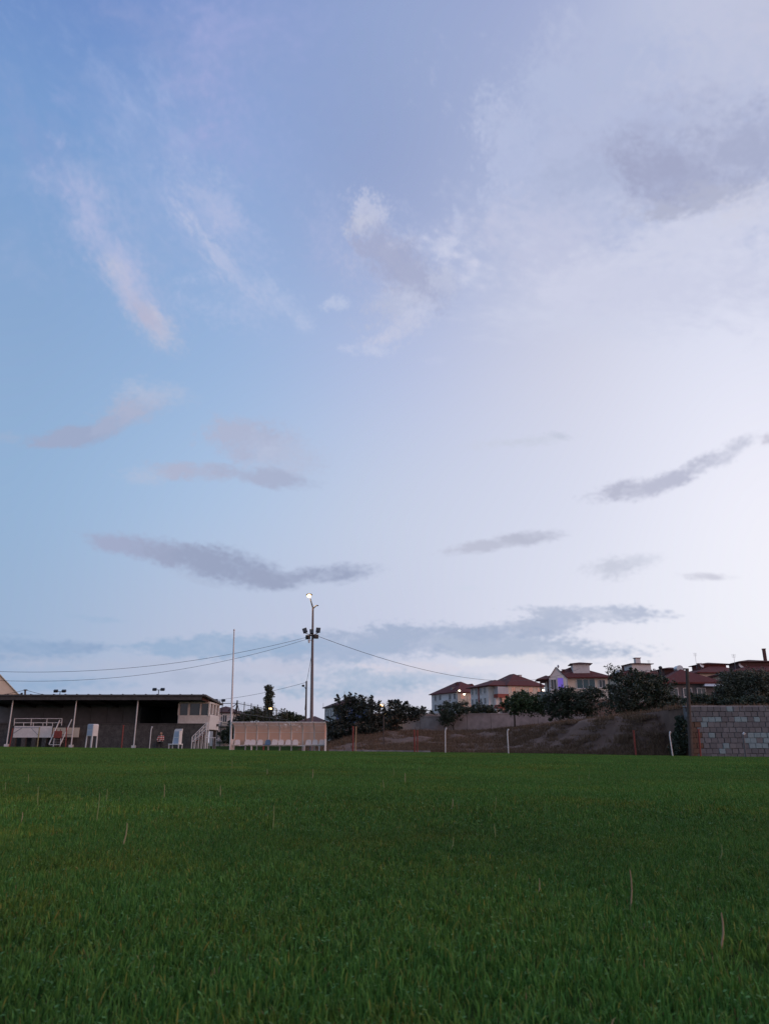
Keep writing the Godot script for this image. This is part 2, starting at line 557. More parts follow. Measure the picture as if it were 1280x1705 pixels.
	cloud(235, 795, 50, 16, 0, [177, 190, 216], 0.70, 0.54, 1.26, 1.0)
	cloud(215, 908, 78, 18, 10, [161, 171, 200], 0.94, 0.40, 0.93, 1.0)
	cloud(300, 928, 70, 24, 14, [157, 167, 195], 0.94, 0.37, 0.93, 1.0)
	cloud(385, 945, 90, 30, 12, [153, 164, 192], 0.94, 0.37, 0.93, 0.9)
	cloud(450, 965, 50, 16, 5, [155, 165, 192], 0.94, 0.37, 0.93, 1.0)
	cloud(545, 957, 86, 15, -6, [157, 167, 194], 0.94, 0.40, 0.93, 1.0)
	cloud(335, 968, 50, 6, 15, [172, 185, 211], 0.56, 0.72, 1.23, 1.2)
	cloud(855, 737, 90, 9, -6, [200, 206, 223], 0.80, 0.63, 1.23, 1.0)
	cloud(925, 725, 26, 7, 8, [196, 202, 220], 0.74, 0.54, 1.06, 1.2)
	cloud(1045, 817, 66, 17, -8, [185, 188, 208], 0.94, 0.40, 0.93, 1.0)
	cloud(1115, 800, 50, 16, -22, [188, 191, 211], 0.90, 0.45, 0.93, 1.0)
	cloud(1185, 768, 44, 15, -20, [192, 195, 214], 0.86, 0.45, 1.06, 1.0)
	cloud(1228, 742, 34, 14, -28, [196, 199, 217], 0.80, 0.45, 1.06, 1.0)
	cloud(1282, 730, 20, 10, -20, [200, 199, 215], 0.74, 0.45, 1.06, 1.0)
	cloud(815, 908, 84, 10, -7, [190, 194, 213], 0.94, 0.40, 0.93, 1.0)
	cloud(885, 894, 58, 12, -5, [186, 190, 209], 0.94, 0.40, 0.93, 1.0)
	cloud(1025, 945, 62, 19, -8, [202, 206, 222], 0.86, 0.50, 1.06, 1.0)
	cloud(1065, 932, 40, 10, -8, [210, 214, 229], 0.63, 0.54, 1.23, 1.0)
	cloud(1170, 960, 54, 6, 2, [208, 209, 223], 0.80, 0.54, 1.06, 1.0)
	cloud(770, 980, 30, 5, 0, [205, 214, 231], 0.53, 0.63, 1.23, 1.2)
	# the low bank
	cloud(990, 1022, 118, 13, 2, [185, 193, 214], 0.87, 0.69, 0.75, 1.1)
	cloud(925, 1035, 60, 18, -8, [182, 191, 213], 0.84, 0.74, 0.75, 1.2)
	cloud(850, 1050, 110, 18, -4, [178, 188, 211], 0.84, 0.74, 0.75, 1.1)
	cloud(700, 1066, 200, 26, -1, [168, 181, 207], 0.84, 0.63, 0.75, 1.0)
	cloud(880, 1082, 170, 18, 1, [178, 189, 211], 0.84, 0.69, 0.75, 1.1)
	cloud(560, 1085, 120, 22, 0, [166, 181, 208], 0.79, 0.69, 0.90, 1.0)
	cloud(390, 1076, 150, 20, -1, [154, 177, 207], 0.79, 0.63, 0.75, 1.0)
	cloud(40, 1080, 110, 18, 2, [140, 166, 200], 0.79, 0.57, 0.90, 1.0)
	cloud(130, 1077, 60, 9, 2, [144, 167, 200], 0.74, 0.57, 0.90, 1.2)
	cloud(160, 1030, 50, 5, 5, [157, 181, 211], 0.55, 0.69, 1.04, 1.2)
	cloud(20, 1052, 44, 5, 2, [150, 175, 207], 0.55, 0.69, 1.04, 1.2)
	cloud(600, 1135, 130, 28, 0, [162, 181, 206], 0.74, 0.69, 0.90, 1.0)
	cloud(350, 1128, 120, 12, 0, [174, 185, 209], 0.65, 0.69, 1.20, 1.0)
	cloud(60, 1140, 160, 14, 0, [144, 171, 203], 0.69, 0.57, 1.20, 1.0)
	cloud(200, 1105, 200, 16, 0, [178, 187, 210], 0.55, 0.69, 1.35, 1.0)
	cloud(460, 1112, 100, 14, 0, [190, 193, 213], 0.55, 0.69, 1.35, 1.0)
	cloud(690, 1114, 80, 11, -2, [214, 211, 224], 0.69, 0.80, 0.90, 1.2)
	cloud(850, 1098, 100, 9, -3, [221, 221, 231], 0.74, 0.80, 0.90, 1.2)
	cloud(640, 1160, 90, 16, 0, [202, 203, 220], 0.55, 0.69, 1.20, 1.1)
	cloud(760, 1128, 90, 10, 0, [180, 193, 215], 0.65, 0.69, 1.04, 1.1)
	# the same kinds of cloud all round
	var r := RandomNumberGenerator.new()
	r.seed = 42
	for k in 110:
		var az = r.randf_range(44.0, 316.0)
		az = az if az < 180.0 else az - 360.0
		var el = pow(r.randf(), 1.7) * 44.0 + 1.5
		var big = 1.2 + el * 0.13
		var w = big * r.randf_range(1.4, 3.0)
		var h = big * r.randf_range(0.35, 0.8)
		var t = deg_to_rad(r.randf_range(-18, 18))
		var span = w * 1.9 / cos(deg_to_rad(el))
		if absf(az) + span > 178.0 or absf(az) - span < 38.0:
			continue
		var i = (int((90.0 - el) / 360.0 * SKY_W) * SKY_W + int((az + 180.0) / 360.0 * SKY_W)) * 3
		var tone = [sky_buf[i] * 0.94, sky_buf[i + 1] * 0.92, sky_buf[i + 2] * 0.93]
		cloud_at(Vector2(az, el), Vector2(cos(t), sin(t)) * w, Vector2(-sin(t), cos(t)) * h, tone, 0.8, 0.6, 0.9, 0.7)
	var half := Image.create_from_data(SKY_W, SKY_H, false, Image.FORMAT_RGBF, sky_buf.to_byte_array())
	half.convert(Image.FORMAT_RGB8)
	var whole := Image.create_empty(SKY_W, SKY_H * 2, false, Image.FORMAT_RGB8)
	whole.fill(Color8(60, 64, 58))
	whole.blit_rect(half, Rect2i(SKY_W / 2, 0, SKY_W / 2, SKY_H), Vector2i.ZERO)      # a panorama starts straight ahead
	whole.blit_rect(half, Rect2i(0, 0, SKY_W / 2, SKY_H), Vector2i(SKY_W / 2, 0))
	sky_buf = PackedFloat32Array()
	return ImageTexture.create_from_image(whole)

# ---------------------------------------------------------------- ground
func toe(x) -> float:                    # where the slope starts
	return 53.0 - 4.0 * smoothstep(-4.0, 8.0, x) - 8.2 * smoothstep(8.0, 15.6, x)

const WALL_D := 76.0
const BLOCK_X := 15.72
const BLOCK_D := 40.0

func rise(x, d) -> float:
	var m = smoothstep(-7.5, -1.0, x)
	if m <= 0.0:
		return 0.0
	var t0 = toe(x)
	var reach = lerpf(WALL_D - t0, 4.0, smoothstep(9.0, 15.7, x))
	var r = (1.8 + 0.4 * smoothstep(8.0, 15.0, x)) * smoothstep(0.0, 1.0, (d - t0) / reach)
	if x > BLOCK_X and d > BLOCK_D + 0.35:
		r = maxf(r, 2.5)
	if d > WALL_D + 0.15:                # above the wall the ground climbs evenly, more steeply under the villas
		var steep = lerpf(0.0355, 0.052, smoothstep(0.17, 0.27, x / d))
		r = lerpf(r, maxf(r, EYE + d * steep - plane_y(x, -d)), minf(1.0, (d - WALL_D - 0.15) / 0.3))
	return r * m

func ground_y(x, z) -> float:
	return plane_y(x, z) + rise(x, -z)

func grid_mesh(xs: Array, ds: Array, height: Callable) -> ArrayMesh:
	var v := PackedVector3Array()
	var ix := PackedInt32Array()
	for d in ds:
		for x in xs:
			v.append(Vector3(x, height.call(x, d), -d))
	var w = xs.size()
	var n := PackedVector3Array()
	n.resize(v.size())
	for j in ds.size():
		for i in w:
			var a = v[j * w + maxi(i - 1, 0)]
			var b = v[j * w + mini(i + 1, w - 1)]
			var c2 = v[maxi(j - 1, 0) * w + i]
			var e = v[mini(j + 1, ds.size() - 1) * w + i]
			n[j * w + i] = (b - a).cross(e - c2).normalized()
	for j in ds.size() - 1:
		for i in w - 1:
			var a = j * w + i
			ix.append_array([a, a + w, a + 1, a + 1, a + w, a + w + 1])
	var s := []
	s.resize(Mesh.ARRAY_MAX)
	s[Mesh.ARRAY_VERTEX] = v
	s[Mesh.ARRAY_NORMAL] = n
	s[Mesh.ARRAY_INDEX] = ix
	var m := ArrayMesh.new()
	m.add_surface_from_arrays(Mesh.PRIMITIVE_TRIANGLES, s)
	return m

func steps(a, b, step) -> Array:
	var o := []
	var x = a
	while x < b:
		o.append(x)
		x += step
	return o

func make_ground():
	var xs = [-600.0, -200.0, -90.0] + steps(-45.0, 46.0, 5.0) + [90.0, 200.0, 600.0]
	var ds = [-60.0, -10.0] + steps(0.0, 66.0, 4.0) + [120.0, 300.0, 900.0]
	structure(grid_mesh(xs, ds, func(x, d): return plane_y(x, -d)), "ground", M.turf_soil, "flat soil of the football pitch under the turf", "ground")
	var bump := FastNoiseLite.new()
	bump.seed = 8
	bump.frequency = 0.35
	bump.fractal_octaves = 4
	xs = steps(-9.0, 15.7, 0.5) + [15.7, 15.74] + steps(16.2, 40.0, 0.8) + steps(41.0, 90.0, 5.0) + [130.0, 220.0]
	ds = steps(38.0, 40.3, 0.4) + [40.3, 40.38] + steps(40.8, 76.0, 0.5) + [76.1, 76.5] + steps(78.0, 160.0, 4.0) + [200.0, 260.0, 340.0]
	var h = func(x, d):
		var r = rise(x, d)
		return plane_y(x, -d) - 0.06 + r + minf(r, 1.0) * (0.15 if x > BLOCK_X - 0.3 and d < 60.0 else 1.0) * (0.42 * bump.get_noise_2d(x * 0.6, d * 0.6) + 0.2 * bump.get_noise_2d(x * 3.7 + 50.0, d * 3.7))
	structure(grid_mesh(xs, ds, h), "hillside", M.earth, "bare brown earth slope rising behind the pitch", "slope")
	var kerb := MB.new()
	for k in 12:
		var a = foot(548 + k * 14, 52.2 - k * 0.1)
		var b = foot(562 + k * 14 - 0.4, 52.2 - k * 0.1)
		kerb.box((a + b) * 0.5 + Vector3(0, 0.05, 0), Vector3(b.x - a.x, 0.14, 0.18))
	structure(kerb, "kerb", M.concrete, "pale concrete kerb between turf and brown slope", "kerb")

# ---------------------------------------------------------------- turf
func grass_patch(radius: float, count: int, tall: float, wide: float, segs: int, seed_: int, dead := false) -> ArrayMesh:
	var r := RandomNumberGenerator.new()
	r.seed = seed_
	var v := PackedVector3Array()
	var c := PackedColorArray()
	var ix := PackedInt32Array()
	var tufts := []
	for k in maxi(6, count / 26):
		tufts.append(Vector4(r.randf_range(-1, 1) * radius, r.randf_range(-1, 1) * radius, r.randf_range(0, TAU), r.randf_range(0.75, 1.35)))
	for k in count:
		var a = r.randf() * TAU
		var d = sqrt(r.randf()) * radius
		var p = Vector3(cos(a) * d, -0.004, sin(a) * d)
		var grow = 1.0
		var lean = r.randf() * TAU
		if r.randf() < 0.6:                  # most blades belong to a tuft
			var t: Vector4 = tufts[r.randi() % tufts.size()]
			p = Vector3(t.x + r.randfn(0, 0.016) * wide / 0.004, -0.004, t.y + r.randfn(0, 0.016) * wide / 0.004)
			grow = t.w
			lean = t.z + r.randfn(0, 0.9)
		var h = tall * grow * clampf(r.randfn(1.0, 0.28), 0.35, 1.8)
		var w = wide * r.randf_range(0.6, 1.3)
		var kind = r.randf()
		var tone: Color
		if kind < 0.06:
			tone = Color(0.18, 0.21, 0.05)
		elif kind < 0.09:
			tone = Color(0.26, 0.20, 0.10)
			h *= 0.7
		elif kind < 0.5:
			tone = Color(0.058, 0.147, 0.031)
		else:
			tone = Color(0.086, 0.204, 0.044)
		if dead:
			tone = Color(0.23, 0.155, 0.105).lerp(Color(0.10, 0.068, 0.05), r.randf())
		tone = tone * r.randf_range(0.7, 1.3)
		tone.a = 1.0
		if not dead and segs >= 3 and r.randf() < 0.025:       # a clover leaf lying open near the tips
			var q2 = p + Vector3(0, h * 0.8, 0)
			var la = Vector3(cos(lean), r.randf_range(-0.3, 0.5), sin(lean)) * wide * 1.6
			var lb = Vector3(-sin(lean), r.randf_range(-0.2, 0.2), cos(lean)) * wide * 1.1
			var f0 = v.size()
			var tn = Color(0.07, 0.16, 0.045) * r.randf_range(0.8, 1.5)
			tn.a = 1.0
			for c4 in [q2 - la, q2 + lb, q2 + la, q2 - lb]:
				v.append(c4)
				c.append(tn)
			ix.append_array([f0, f0 + 1, f0 + 2, f0, f0 + 2, f0 + 3])
			continue
		var dir = Vector3(cos(lean), 0, sin(lean))
		var bend = h * absf(r.randfn(0.25, 0.4))
		var turn = r.randf() * PI
		var side = Vector3(cos(turn), 0, sin(turn)) * w * 0.5
		var first = v.size()
		for s in segs:
			var t = float(s) / segs
			var q = p + Vector3(0, h * t, 0) + dir * bend * t * t
			var taper = 1.0 - t * t * 0.75
			v.append(q - side * taper)
			v.append(q + side * taper)
			c.append(tone)
			c.append(tone)
		v.append(p + Vector3(0, h * (1.0 - 0.25 * bend / h), 0) + dir * bend)
		c.append(tone)
		for s in segs - 1:
			var b = first + s * 2
			ix.append_array([b, b + 1, b + 2, b + 1, b + 3, b + 2])
		var b2 = first + (segs - 1) * 2
		ix.append_array([b2, b2 + 1, b2 + 2])
	var s2 := []
	s2.resize(Mesh.ARRAY_MAX)
	s2[Mesh.ARRAY_VERTEX] = v
	s2[Mesh.ARRAY_COLOR] = c
	s2[Mesh.ARRAY_INDEX] = ix
	var m := ArrayMesh.new()
	m.add_surface_from_arrays(Mesh.PRIMITIVE_TRIANGLES, s2)
	return m

func make_dry_grass():
	var r := RandomNumberGenerator.new()
	r.seed = 17
	var root := Node3D.new()
	root.name = "dry_grass"
	add_child(root)
	root.set_meta("kind", "stuff")
	root.set_meta("label", "dry brown grass tufts covering the earth slope")
	root.set_meta("category", "grass")
	var thick := FastNoiseLite.new()
	thick.seed = 6
	thick.frequency = 0.12
	for k in 3:
		var spots := []
		for i in 4400:
			var x = r.randf_range(-7.0, 24.0)
			var d = r.randf_range(39.0, 75.0)
			if i >= 3400:                   # the steep bank by the block wall
				x = r.randf_range(8.0, BLOCK_X - 0.1)
				d = r.randf_range(40.4, 50.0)
			var u = rise(x, d)
			if u < 0.05 or (x > BLOCK_X - 0.1 and d < BLOCK_D + 0.4) or thick.get_noise_2d(x, d) < r.randf_range(-0.45, 0.25):
				continue
			spots.append(Transform3D(Basis(Vector3.UP, r.randf() * TAU).scaled(Vector3(1, r.randf_range(0.3, 1.2), 1)), Vector3(x, plane_y(x, -d) + u - 0.08, -d)))
		var mm := MultiMesh.new()
		mm.transform_format = MultiMesh.TRANSFORM_3D
		mm.mesh = grass_patch(0.5, 70, 0.24, 0.03, 2, 300 + k, true)
		mm.instance_count = spots.size()
		for i in spots.size():
			mm.set_instance_transform(i, spots[i])
		var o := MultiMeshInstance3D.new()
		o.name = numbered("tuft_patch", "dry_grass")
		o.multimesh = mm
		o.material_override = M.grass_blade
		o.set_meta("kind", "stuff")
		root.add_child(o)

func turf_end(x) -> float:
	return lerpf(61.5, 49.5, smoothstep(-15.0, -9.5, x)) - 9.3 * smoothstep(8.0, 15.0, x)

func make_turf():
	var root := Node3D.new()
	root.name = "grass"
	add_child(root)
	root.set_meta("kind", "stuff")
	root.set_meta("label", "dark green mown turf of the football pitch")
	root.set_meta("category", "grass")
	var r := RandomNumberGenerator.new()
	r.seed = 3
	var patchy := FastNoiseLite.new()
	patchy.seed = 21
	patchy.frequency = 0.5
	patchy.fractal_octaves = 3
	var dry := FastNoiseLite.new()
	dry.seed = 4
	dry.frequency = 1.6
	var bands = [
		[0.3, 3.6, 0.20, 0.185, 3200, 0.017, 0.0023, 4],
		[3.4, 13.0, 0.42, 0.36, 3000, 0.022, 0.0042, 3],
		[12.5, 63.0, 1.1, 0.95, 4500, 0.033, 0.0105, 2],
	]
	for b in bands:
		var meshes := []
		for k in 4:
			meshes.append(grass_patch(b[3], b[4], b[5], b[6], b[7], 100 + k + int(b[1])))
		var spots := [[], [], [], []]
		var tones := [[], [], [], []]
		var d = b[0]
		while d < b[1]:
			var half = d * 0.56 + 1.1
			var x = -half
			while x < half:
				var px = x + r.randf_range(-0.3, 0.3) * b[2]
				var pd = d + r.randf_range(-0.3, 0.3) * b[2]
				x += b[2]
				if pd > turf_end(px):
					continue
				var k = r.randi() % 4
				var n = patchy.get_noise_2d(px * 0.5, pd * 0.5) + 0.5 * patchy.get_noise_2d(px * 3.0, pd * 3.0)
				var s = r.randf_range(0.9, 1.12) * (1.0 + n * 0.35)
				spots[k].append(Transform3D(Basis(Vector3.UP, r.randf() * TAU).scaled(Vector3(1, s, 1)), Vector3(px, plane_y(px, -pd), -pd)))
				var g = clampf(1.12 + n * 0.34, 0.75, 1.5)
				var y = clampf(dry.get_noise_2d(px, pd) * 1.2 - 0.1, 0, 0.5)
				tones[k].append(Color(g * (1.0 + y), g, g * (1.0 - y * 0.3)))
			d += b[2]
		for k in 4:
			var mm := MultiMesh.new()
			mm.transform_format = MultiMesh.TRANSFORM_3D
			mm.use_colors = true
			mm.mesh = meshes[k]
			mm.instance_count = spots[k].size()
			for i in spots[k].size():
				mm.set_instance_transform(i, spots[k][i])
				mm.set_instance_color(i, tones[k][i])
			var o := MultiMeshInstance3D.new()
			o.name = numbered("turf_patch", "grass")
			o.multimesh = mm
			o.material_override = M.grass_blade
			o.set_meta("kind", "stuff")
			root.add_child(o)

func make_stalks():
	# px, top, bottom, lean of the tip in px, material, thickness
	var list = [
		[64, 1310, 1341, 0, "straw_green", 1.0], [161, 1321, 1367, 5, "straw_green", 1.0], [204, 1370, 1404, 8, "straw", 1.3], [274, 1306, 1328, 0, "straw", 0.9],
		[367, 1308, 1328, 0, "straw", 0.9], [454, 1341, 1378, 2, "straw_green", 1.0], [520, 1281, 1296, 1, "straw", 0.8], [752, 1329, 1343, 1, "straw", 0.9],
		[674, 1287, 1304, 0, "straw", 0.9], [824, 1372, 1391, -2, "straw_green", 1.0], [48, 1289, 1303, 0, "straw_green", 0.9], [35, 1352, 1369, 3, "straw", 1.0],
		[386, 1266, 1280, 1, "straw_green", 0.7], [275, 1268, 1282, 0, "straw_green", 0.7], [641, 1298, 1313, -4, "straw_green", 0.9], [177, 1313, 1334, 2, "straw_green", 0.8],
		[822, 1328, 1345, 3, "straw_green", 0.8], [963, 1291, 1303, 0, "straw_green", 0.7], [655, 1278, 1292, 0, "straw_green", 0.7], [697, 1276, 1288, 0, "straw_green", 0.6],
		[445, 1280, 1290, 0, "straw", 0.7], [10, 1302, 1316, 0, "straw_green", 0.8], [748, 1394, 1410, 6, "straw_green", 1.0], [1195, 1406, 1426, 5, "straw_green", 1.0],
		[890, 1462, 1486, 7, "straw", 0.9], [978, 1284, 1298, 2, "straw_green", 0.6],
		[1047, 1448, 1508, 1, "straw_tan", 1.2], [1194, 1520, 1574, 6, "straw_tan", 1.5],
	]
	for s in list:
		var p = on_turf(s[0], s[2], 0.015)
		var d = -p.z
		var base = Vector3(p.x, plane_y(p.x, p.z) - 0.005, p.z)
		var tip = at(s[0] + s[3], s[1], d)
		var mb := MB.new()
		var w = 0.0005 * d * s[5] + 0.00055 * s[5]
		var mid = base.lerp(tip, 0.55) + Vector3((tip.x - base.x) * 0.25 + 0.002, 0, 0)
		mb.tube([base, base.lerp(mid, 0.5), mid, mid.lerp(tip, 0.55) + Vector3(0.001, 0, 0), tip], [w, w, w * 0.9, w * 0.85, w * 0.5], 5)
		var label = {"straw_green": "thin pale green grass stalk standing out of the turf", "straw": "dry straw-coloured grass stalk standing out of the turf", "straw_tan": "tall tan dry stem standing straight up in the turf"}[s[4]]
		if s[0] == 1194:
			label = "thick curved tan dry stem with a pale cut tip"
		elif s[0] == 204:
			label = "broad slanting straw-coloured grass stalk with a blunt tip"
		elif s[0] == 161:
			label = "long slanting pale green grass stalk"
		var local := Vector3(base)
		for i in mb.v.size():
			mb.v[i] -= local
		single(mb, "grass_stalk", M[s[4]], label, "stalk", local, "stalks standing out of the turf")

# ---------------------------------------------------------------- trees
func leaves(mb: MB, clumps: Array, per: int, leaf: float, tones: Array, r: RandomNumberGenerator):
	for c2 in clumps:
		var t: Color = tones[r.randi() % tones.size()] * r.randf_range(0.7, 1.25)
		for k in per:
			var p = c2[0] + Vector3(r.randfn(0, 0.5), r.randfn(0, 0.42), r.randfn(0, 0.5)) * c2[1]
			var x = Vector3(r.randfn(0, 1), r.randfn(0, 0.6), r.randfn(0, 1)).normalized()
			var y = x.cross(Vector3(r.randfn(0, 1), r.randfn(0, 1), r.randfn(0, 1))).normalized()
			var s = leaf * r.randf_range(0.6, 1.35)
			var tt = t * r.randf_range(0.85, 1.15)
			tt.a = 1.0
			var nrm = x.cross(y)
			var q = [p - x * s * 0.5, p + y * s * 0.32, p + x * s * 0.55, p - y * s * 0.32]
			mb.v.append_array([q[0], q[1], q[2], q[0], q[2], q[3]])
			mb.n.append_array([nrm, nrm, nrm, nrm, nrm, nrm])
			mb.c.append_array([tt, tt, tt, tt, tt, tt])

func crown_clumps(lobes: Array, count: int, size: float, r: RandomNumberGenerator) -> Array:
	var out := []
	var total = 0.0
	for l in lobes:
		total += l[1].x * l[1].y
	for l in lobes:
		for k in maxi(4, int(count * l[1].x * l[1].y / total)):
			var d = Vector3(r.randfn(0, 1), r.randfn(0, 1), r.randfn(0, 1)).normalized() * pow(r.randf(), 0.4)
			d *= 1.0 + r.randf_range(-0.12, 0.2)
			out.append([l[0] + d * l[1], size * r.randf_range(0.6, 1.4)])
	return out

func tree(called, label, category, where: Vector3, lobes: Array, trunk: float, thick: float, count: int, per: int, leaf: float, tones: Array, seed_: int, group := "", clump := 0.3, spikes := []):
	var t = thing(called, label, category, where, 0.0, group)
	var r := RandomNumberGenerator.new()
	r.seed = seed_
	if trunk > 0:
		var mb := MB.new()
		var top = Vector3(r.randf_range(-0.1, 0.1), trunk, 0)
		mb.tube([Vector3(0, -0.3, 0), Vector3(0.02, trunk * 0.5, 0), top], [thick * 1.3, thick, thick * 0.75], 7)
		for l in lobes:
			mb.tube([top - Vector3(0, trunk * 0.15, 0), top.lerp(l[0], 0.5) + Vector3(0, 0.05, 0), l[0]], [thick * 0.55, thick * 0.4, thick * 0.15], 5)
		build(mb, "trunk", M.bark, t)
	var c2 := MB.new()
	c2.colored = true
	var cl = crown_clumps(lobes, int(count * 1.3), clump, r)
	for l in lobes:                       # sprigs that break the outline
		for k in 7:
			var dir = Vector3(r.randfn(0, 1), absf(r.randfn(0.3, 0.8)) - 0.2, r.randfn(0, 0.6)).normalized()
			var far = r.randf_range(1.1, 1.4)
			for q in 3:
				cl.append([l[0] + dir * l[1] * lerpf(0.95, far, q / 2.0), clump * lerpf(0.8, 0.35, q / 2.0)])
	for s in spikes:                      # ragged tips that stick out of the outline: from, to
		for k in 5:
			cl.append([s[0].lerp(s[1], k / 4.0), clump * lerpf(1.0, 0.45, k / 4.0)])
	leaves(c2, cl, int(per * 1.25), leaf * 1.1, tones, r)
	build(c2, "crown", M.leaf, t)
	return t

const DARK := [Color(0.042, 0.060, 0.036), Color(0.052, 0.072, 0.040), Color(0.040, 0.052, 0.036)]
const CEDAR := [Color(0.036, 0.046, 0.036), Color(0.042, 0.054, 0.040), Color(0.034, 0.042, 0.034)]
const GREEN := [Color(0.045, 0.075, 0.026), Color(0.055, 0.09, 0.03), Color(0.036, 0.06, 0.024)]
const OLIVE := [Color(0.09, 0.1, 0.065), Color(0.11, 0.115, 0.08), Color(0.07, 0.08, 0.055)]

func lobes_px(list: Array, d: float, where: Vector3, deep := 1.0) -> Array:    # crown lobes measured in pixels: cx, cy, rx, ry
	var out := []
	for l in list:
		var c2 = at(l[0], l[1], d + (l[4] if l.size() > 4 else 0.0))
		var s = d / F * cos(pitch)
		out.append([c2 - where, Vector3(l[2] * s, l[3] * s, maxf(l[2], l[3]) * s * deep)])
	return out

func base_at(px, d) -> Vector3:
	var x = (px - 640.0) / F * d * cos(pitch)
	return Vector3(x, ground_y(x, -d), -d)

func make_trees():
	var w = base_at(582, 70)
	var sp := []
	for s in [[566, 1170, 562, 1157], [580, 1168, 583, 1154], [595, 1172, 599, 1158], [570, 1185, 555, 1176]]:
		sp.append([at(s[0], s[1], 70) - w, at(s[2], s[3], 70) - w])
	tree("cedar_tree", "black dense tree with twin ragged tops in front of white and blue house", "tree", w, lobes_px([[578, 1186, 24, 26], [596, 1176, 12, 16], [570, 1212, 26, 24], [562, 1222, 16, 16]], 70, w), 1.2, 0.14, 190, 20, 0.16, CEDAR, 31, "black trees at the foot of the slope", 0.28, sp)
	w = base_at(614, 69)
	sp = []
	for s in [[606, 1172, 602, 1160], [617, 1172, 619, 1159], [625, 1180, 632, 1168], [630, 1195, 640, 1186]]:
		sp.append([at(s[0], s[1], 69) - w, at(s[2], s[3], 69) - w])
	tree("cedar_tree", "black dense tree standing next to the lit street lamp", "tree", w, lobes_px([[613, 1188, 19, 24], [612, 1214, 26, 22], [628, 1205, 13, 16]], 69, w), 1.0, 0.13, 170, 20, 0.16, CEDAR, 32, "black trees at the foot of the slope", 0.28, sp)
	w = base_at(660, 72)
	sp = []
	for s in [[650, 1178, 648, 1167], [661, 1178, 663, 1166], [644, 1188, 638, 1178], [672, 1180, 675, 1169]]:
		sp.append([at(s[0], s[1], 72) - w, at(s[2], s[3], 72) - w])
	tree("cedar_tree", "black spreading tree with lumpy top above the end of retaining wall", "tree", w, lobes_px([[656, 1190, 18, 20], [675, 1186, 14, 15], [650, 1210, 16, 18], [692, 1190, 12, 10]], 72, w), 0.8, 0.13, 170, 20, 0.16, CEDAR, 33, "black trees at the foot of the slope", 0.26, sp)
	w = base_at(702, 79)
	tree("shrub", "small dark shrub on top of the retaining wall beside black tree", "shrub", w, lobes_px([[703, 1186, 9, 7], [716, 1190, 7, 5]], 79, w), 0.0, 0.1, 40, 16, 0.14, CEDAR, 34, "shrubs along the retaining wall", 0.22)
	w = base_at(755, 74.5)
	tree("shrub", "dark overgrown shrub hanging down before wall under pale apartment block", "shrub", w, lobes_px([[753, 1184, 22, 16], [742, 1198, 12, 12], [768, 1180, 12, 12]], 74.5, w), 0.5, 0.07, 100, 18, 0.15, DARK, 35, "shrubs along the retaining wall", 0.28)
	w = base_at(802, 78)
	tree("shrub", "low dark green shrub on retaining wall before cream block balconies", "shrub", w, lobes_px([[800, 1182, 18, 9], [818, 1184, 14, 7], [786, 1187, 10, 6]], 78, w), 0.0, 0.07, 80, 18, 0.15, DARK, 36, "shrubs along the retaining wall", 0.25)
	w = base_at(858, 69)
	tree("round_tree", "rounded leafy green tree on thin trunk before cream apartment block", "tree", w, lobes_px([[872, 1172, 30, 18], [855, 1177, 18, 14], [895, 1178, 18, 13], [868, 1163, 18, 10]], 69, w), 2.1, 0.07, 260, 18, 0.15, GREEN, 37, "trees on the slope", 0.3)
	w = base_at(948, 67)
	tree("round_tree", "dark drooping tree on thin trunk below house with purple window", "tree", w, lobes_px([[950, 1172, 36, 22], [930, 1185, 20, 15], [978, 1176, 22, 22], [945, 1157, 28, 10], [985, 1156, 18, 9], [918, 1165, 12, 14]], 67, w), 1.7, 0.07, 300, 18, 0.15, DARK, 38, "trees on the slope", 0.32)
	w = base_at(1062, 62)
	tree("round_tree", "large dark bushy tree below house with square chimney", "tree", w, lobes_px([[1058, 1160, 46, 38], [1030, 1172, 28, 28], [1095, 1165, 30, 34], [1052, 1132, 30, 14], [1085, 1138, 24, 16], [1110, 1180, 16, 20]], 62, w), 1.2, 0.16, 520, 18, 0.15, DARK, 39, "trees on the slope", 0.32)
	w = base_at(1022, 84)
	tree("bare_tree", "thin tree with sparse twigs against the sky between two turrets", "tree", w, lobes_px([[1018, 1112, 11, 8], [1022, 1122, 12, 8]], 84, w), 4.0, 0.05, 26, 7, 0.12, OLIVE, 40, "", 0.25)
	w = base_at(1222, 46)
	tree("round_tree", "olive green bushy tree behind stone block wall hiding a house", "tree", w, lobes_px([[1220, 1142, 26, 24], [1238, 1130, 22, 14], [1208, 1158, 22, 16]], 46, w), 1.0, 0.09, 330, 18, 0.1, OLIVE, 41, "trees behind the stone block wall", 0.2)
	w = base_at(1262, 45)
	tree("round_tree", "thin olive tree behind stone block wall under dark chimney", "tree", w, lobes_px([[1268, 1140, 20, 24], [1258, 1160, 22, 16], [1290, 1145, 18, 26]], 45, w), 1.0, 0.08, 300, 16, 0.1, OLIVE, 42, "trees behind the stone block wall", 0.2)
	w = base_at(1168, 44)
	tree("shrub", "dark low shrub on top of stone block wall beside timber pole", "shrub", w, lobes_px([[1165, 1166, 20, 10], [1190, 1169, 16, 7], [1145, 1172, 12, 8]], 44, w), 0.0, 0.1, 160, 16, 0.1, DARK, 43, "shrubs above the stone block wall", 0.16)
	w = base_at(1240, 43)
	tree("shrub", "dark ragged shrub on top of stone block wall below olive trees", "shrub", w, lobes_px([[1220, 1170, 18, 7], [1250, 1169, 20, 8], [1280, 1168, 16, 8]], 43, w), 0.0, 0.1, 160, 16, 0.1, DARK, 44, "shrubs above the stone block wall", 0.16)
	w = base_at(1125, 50)
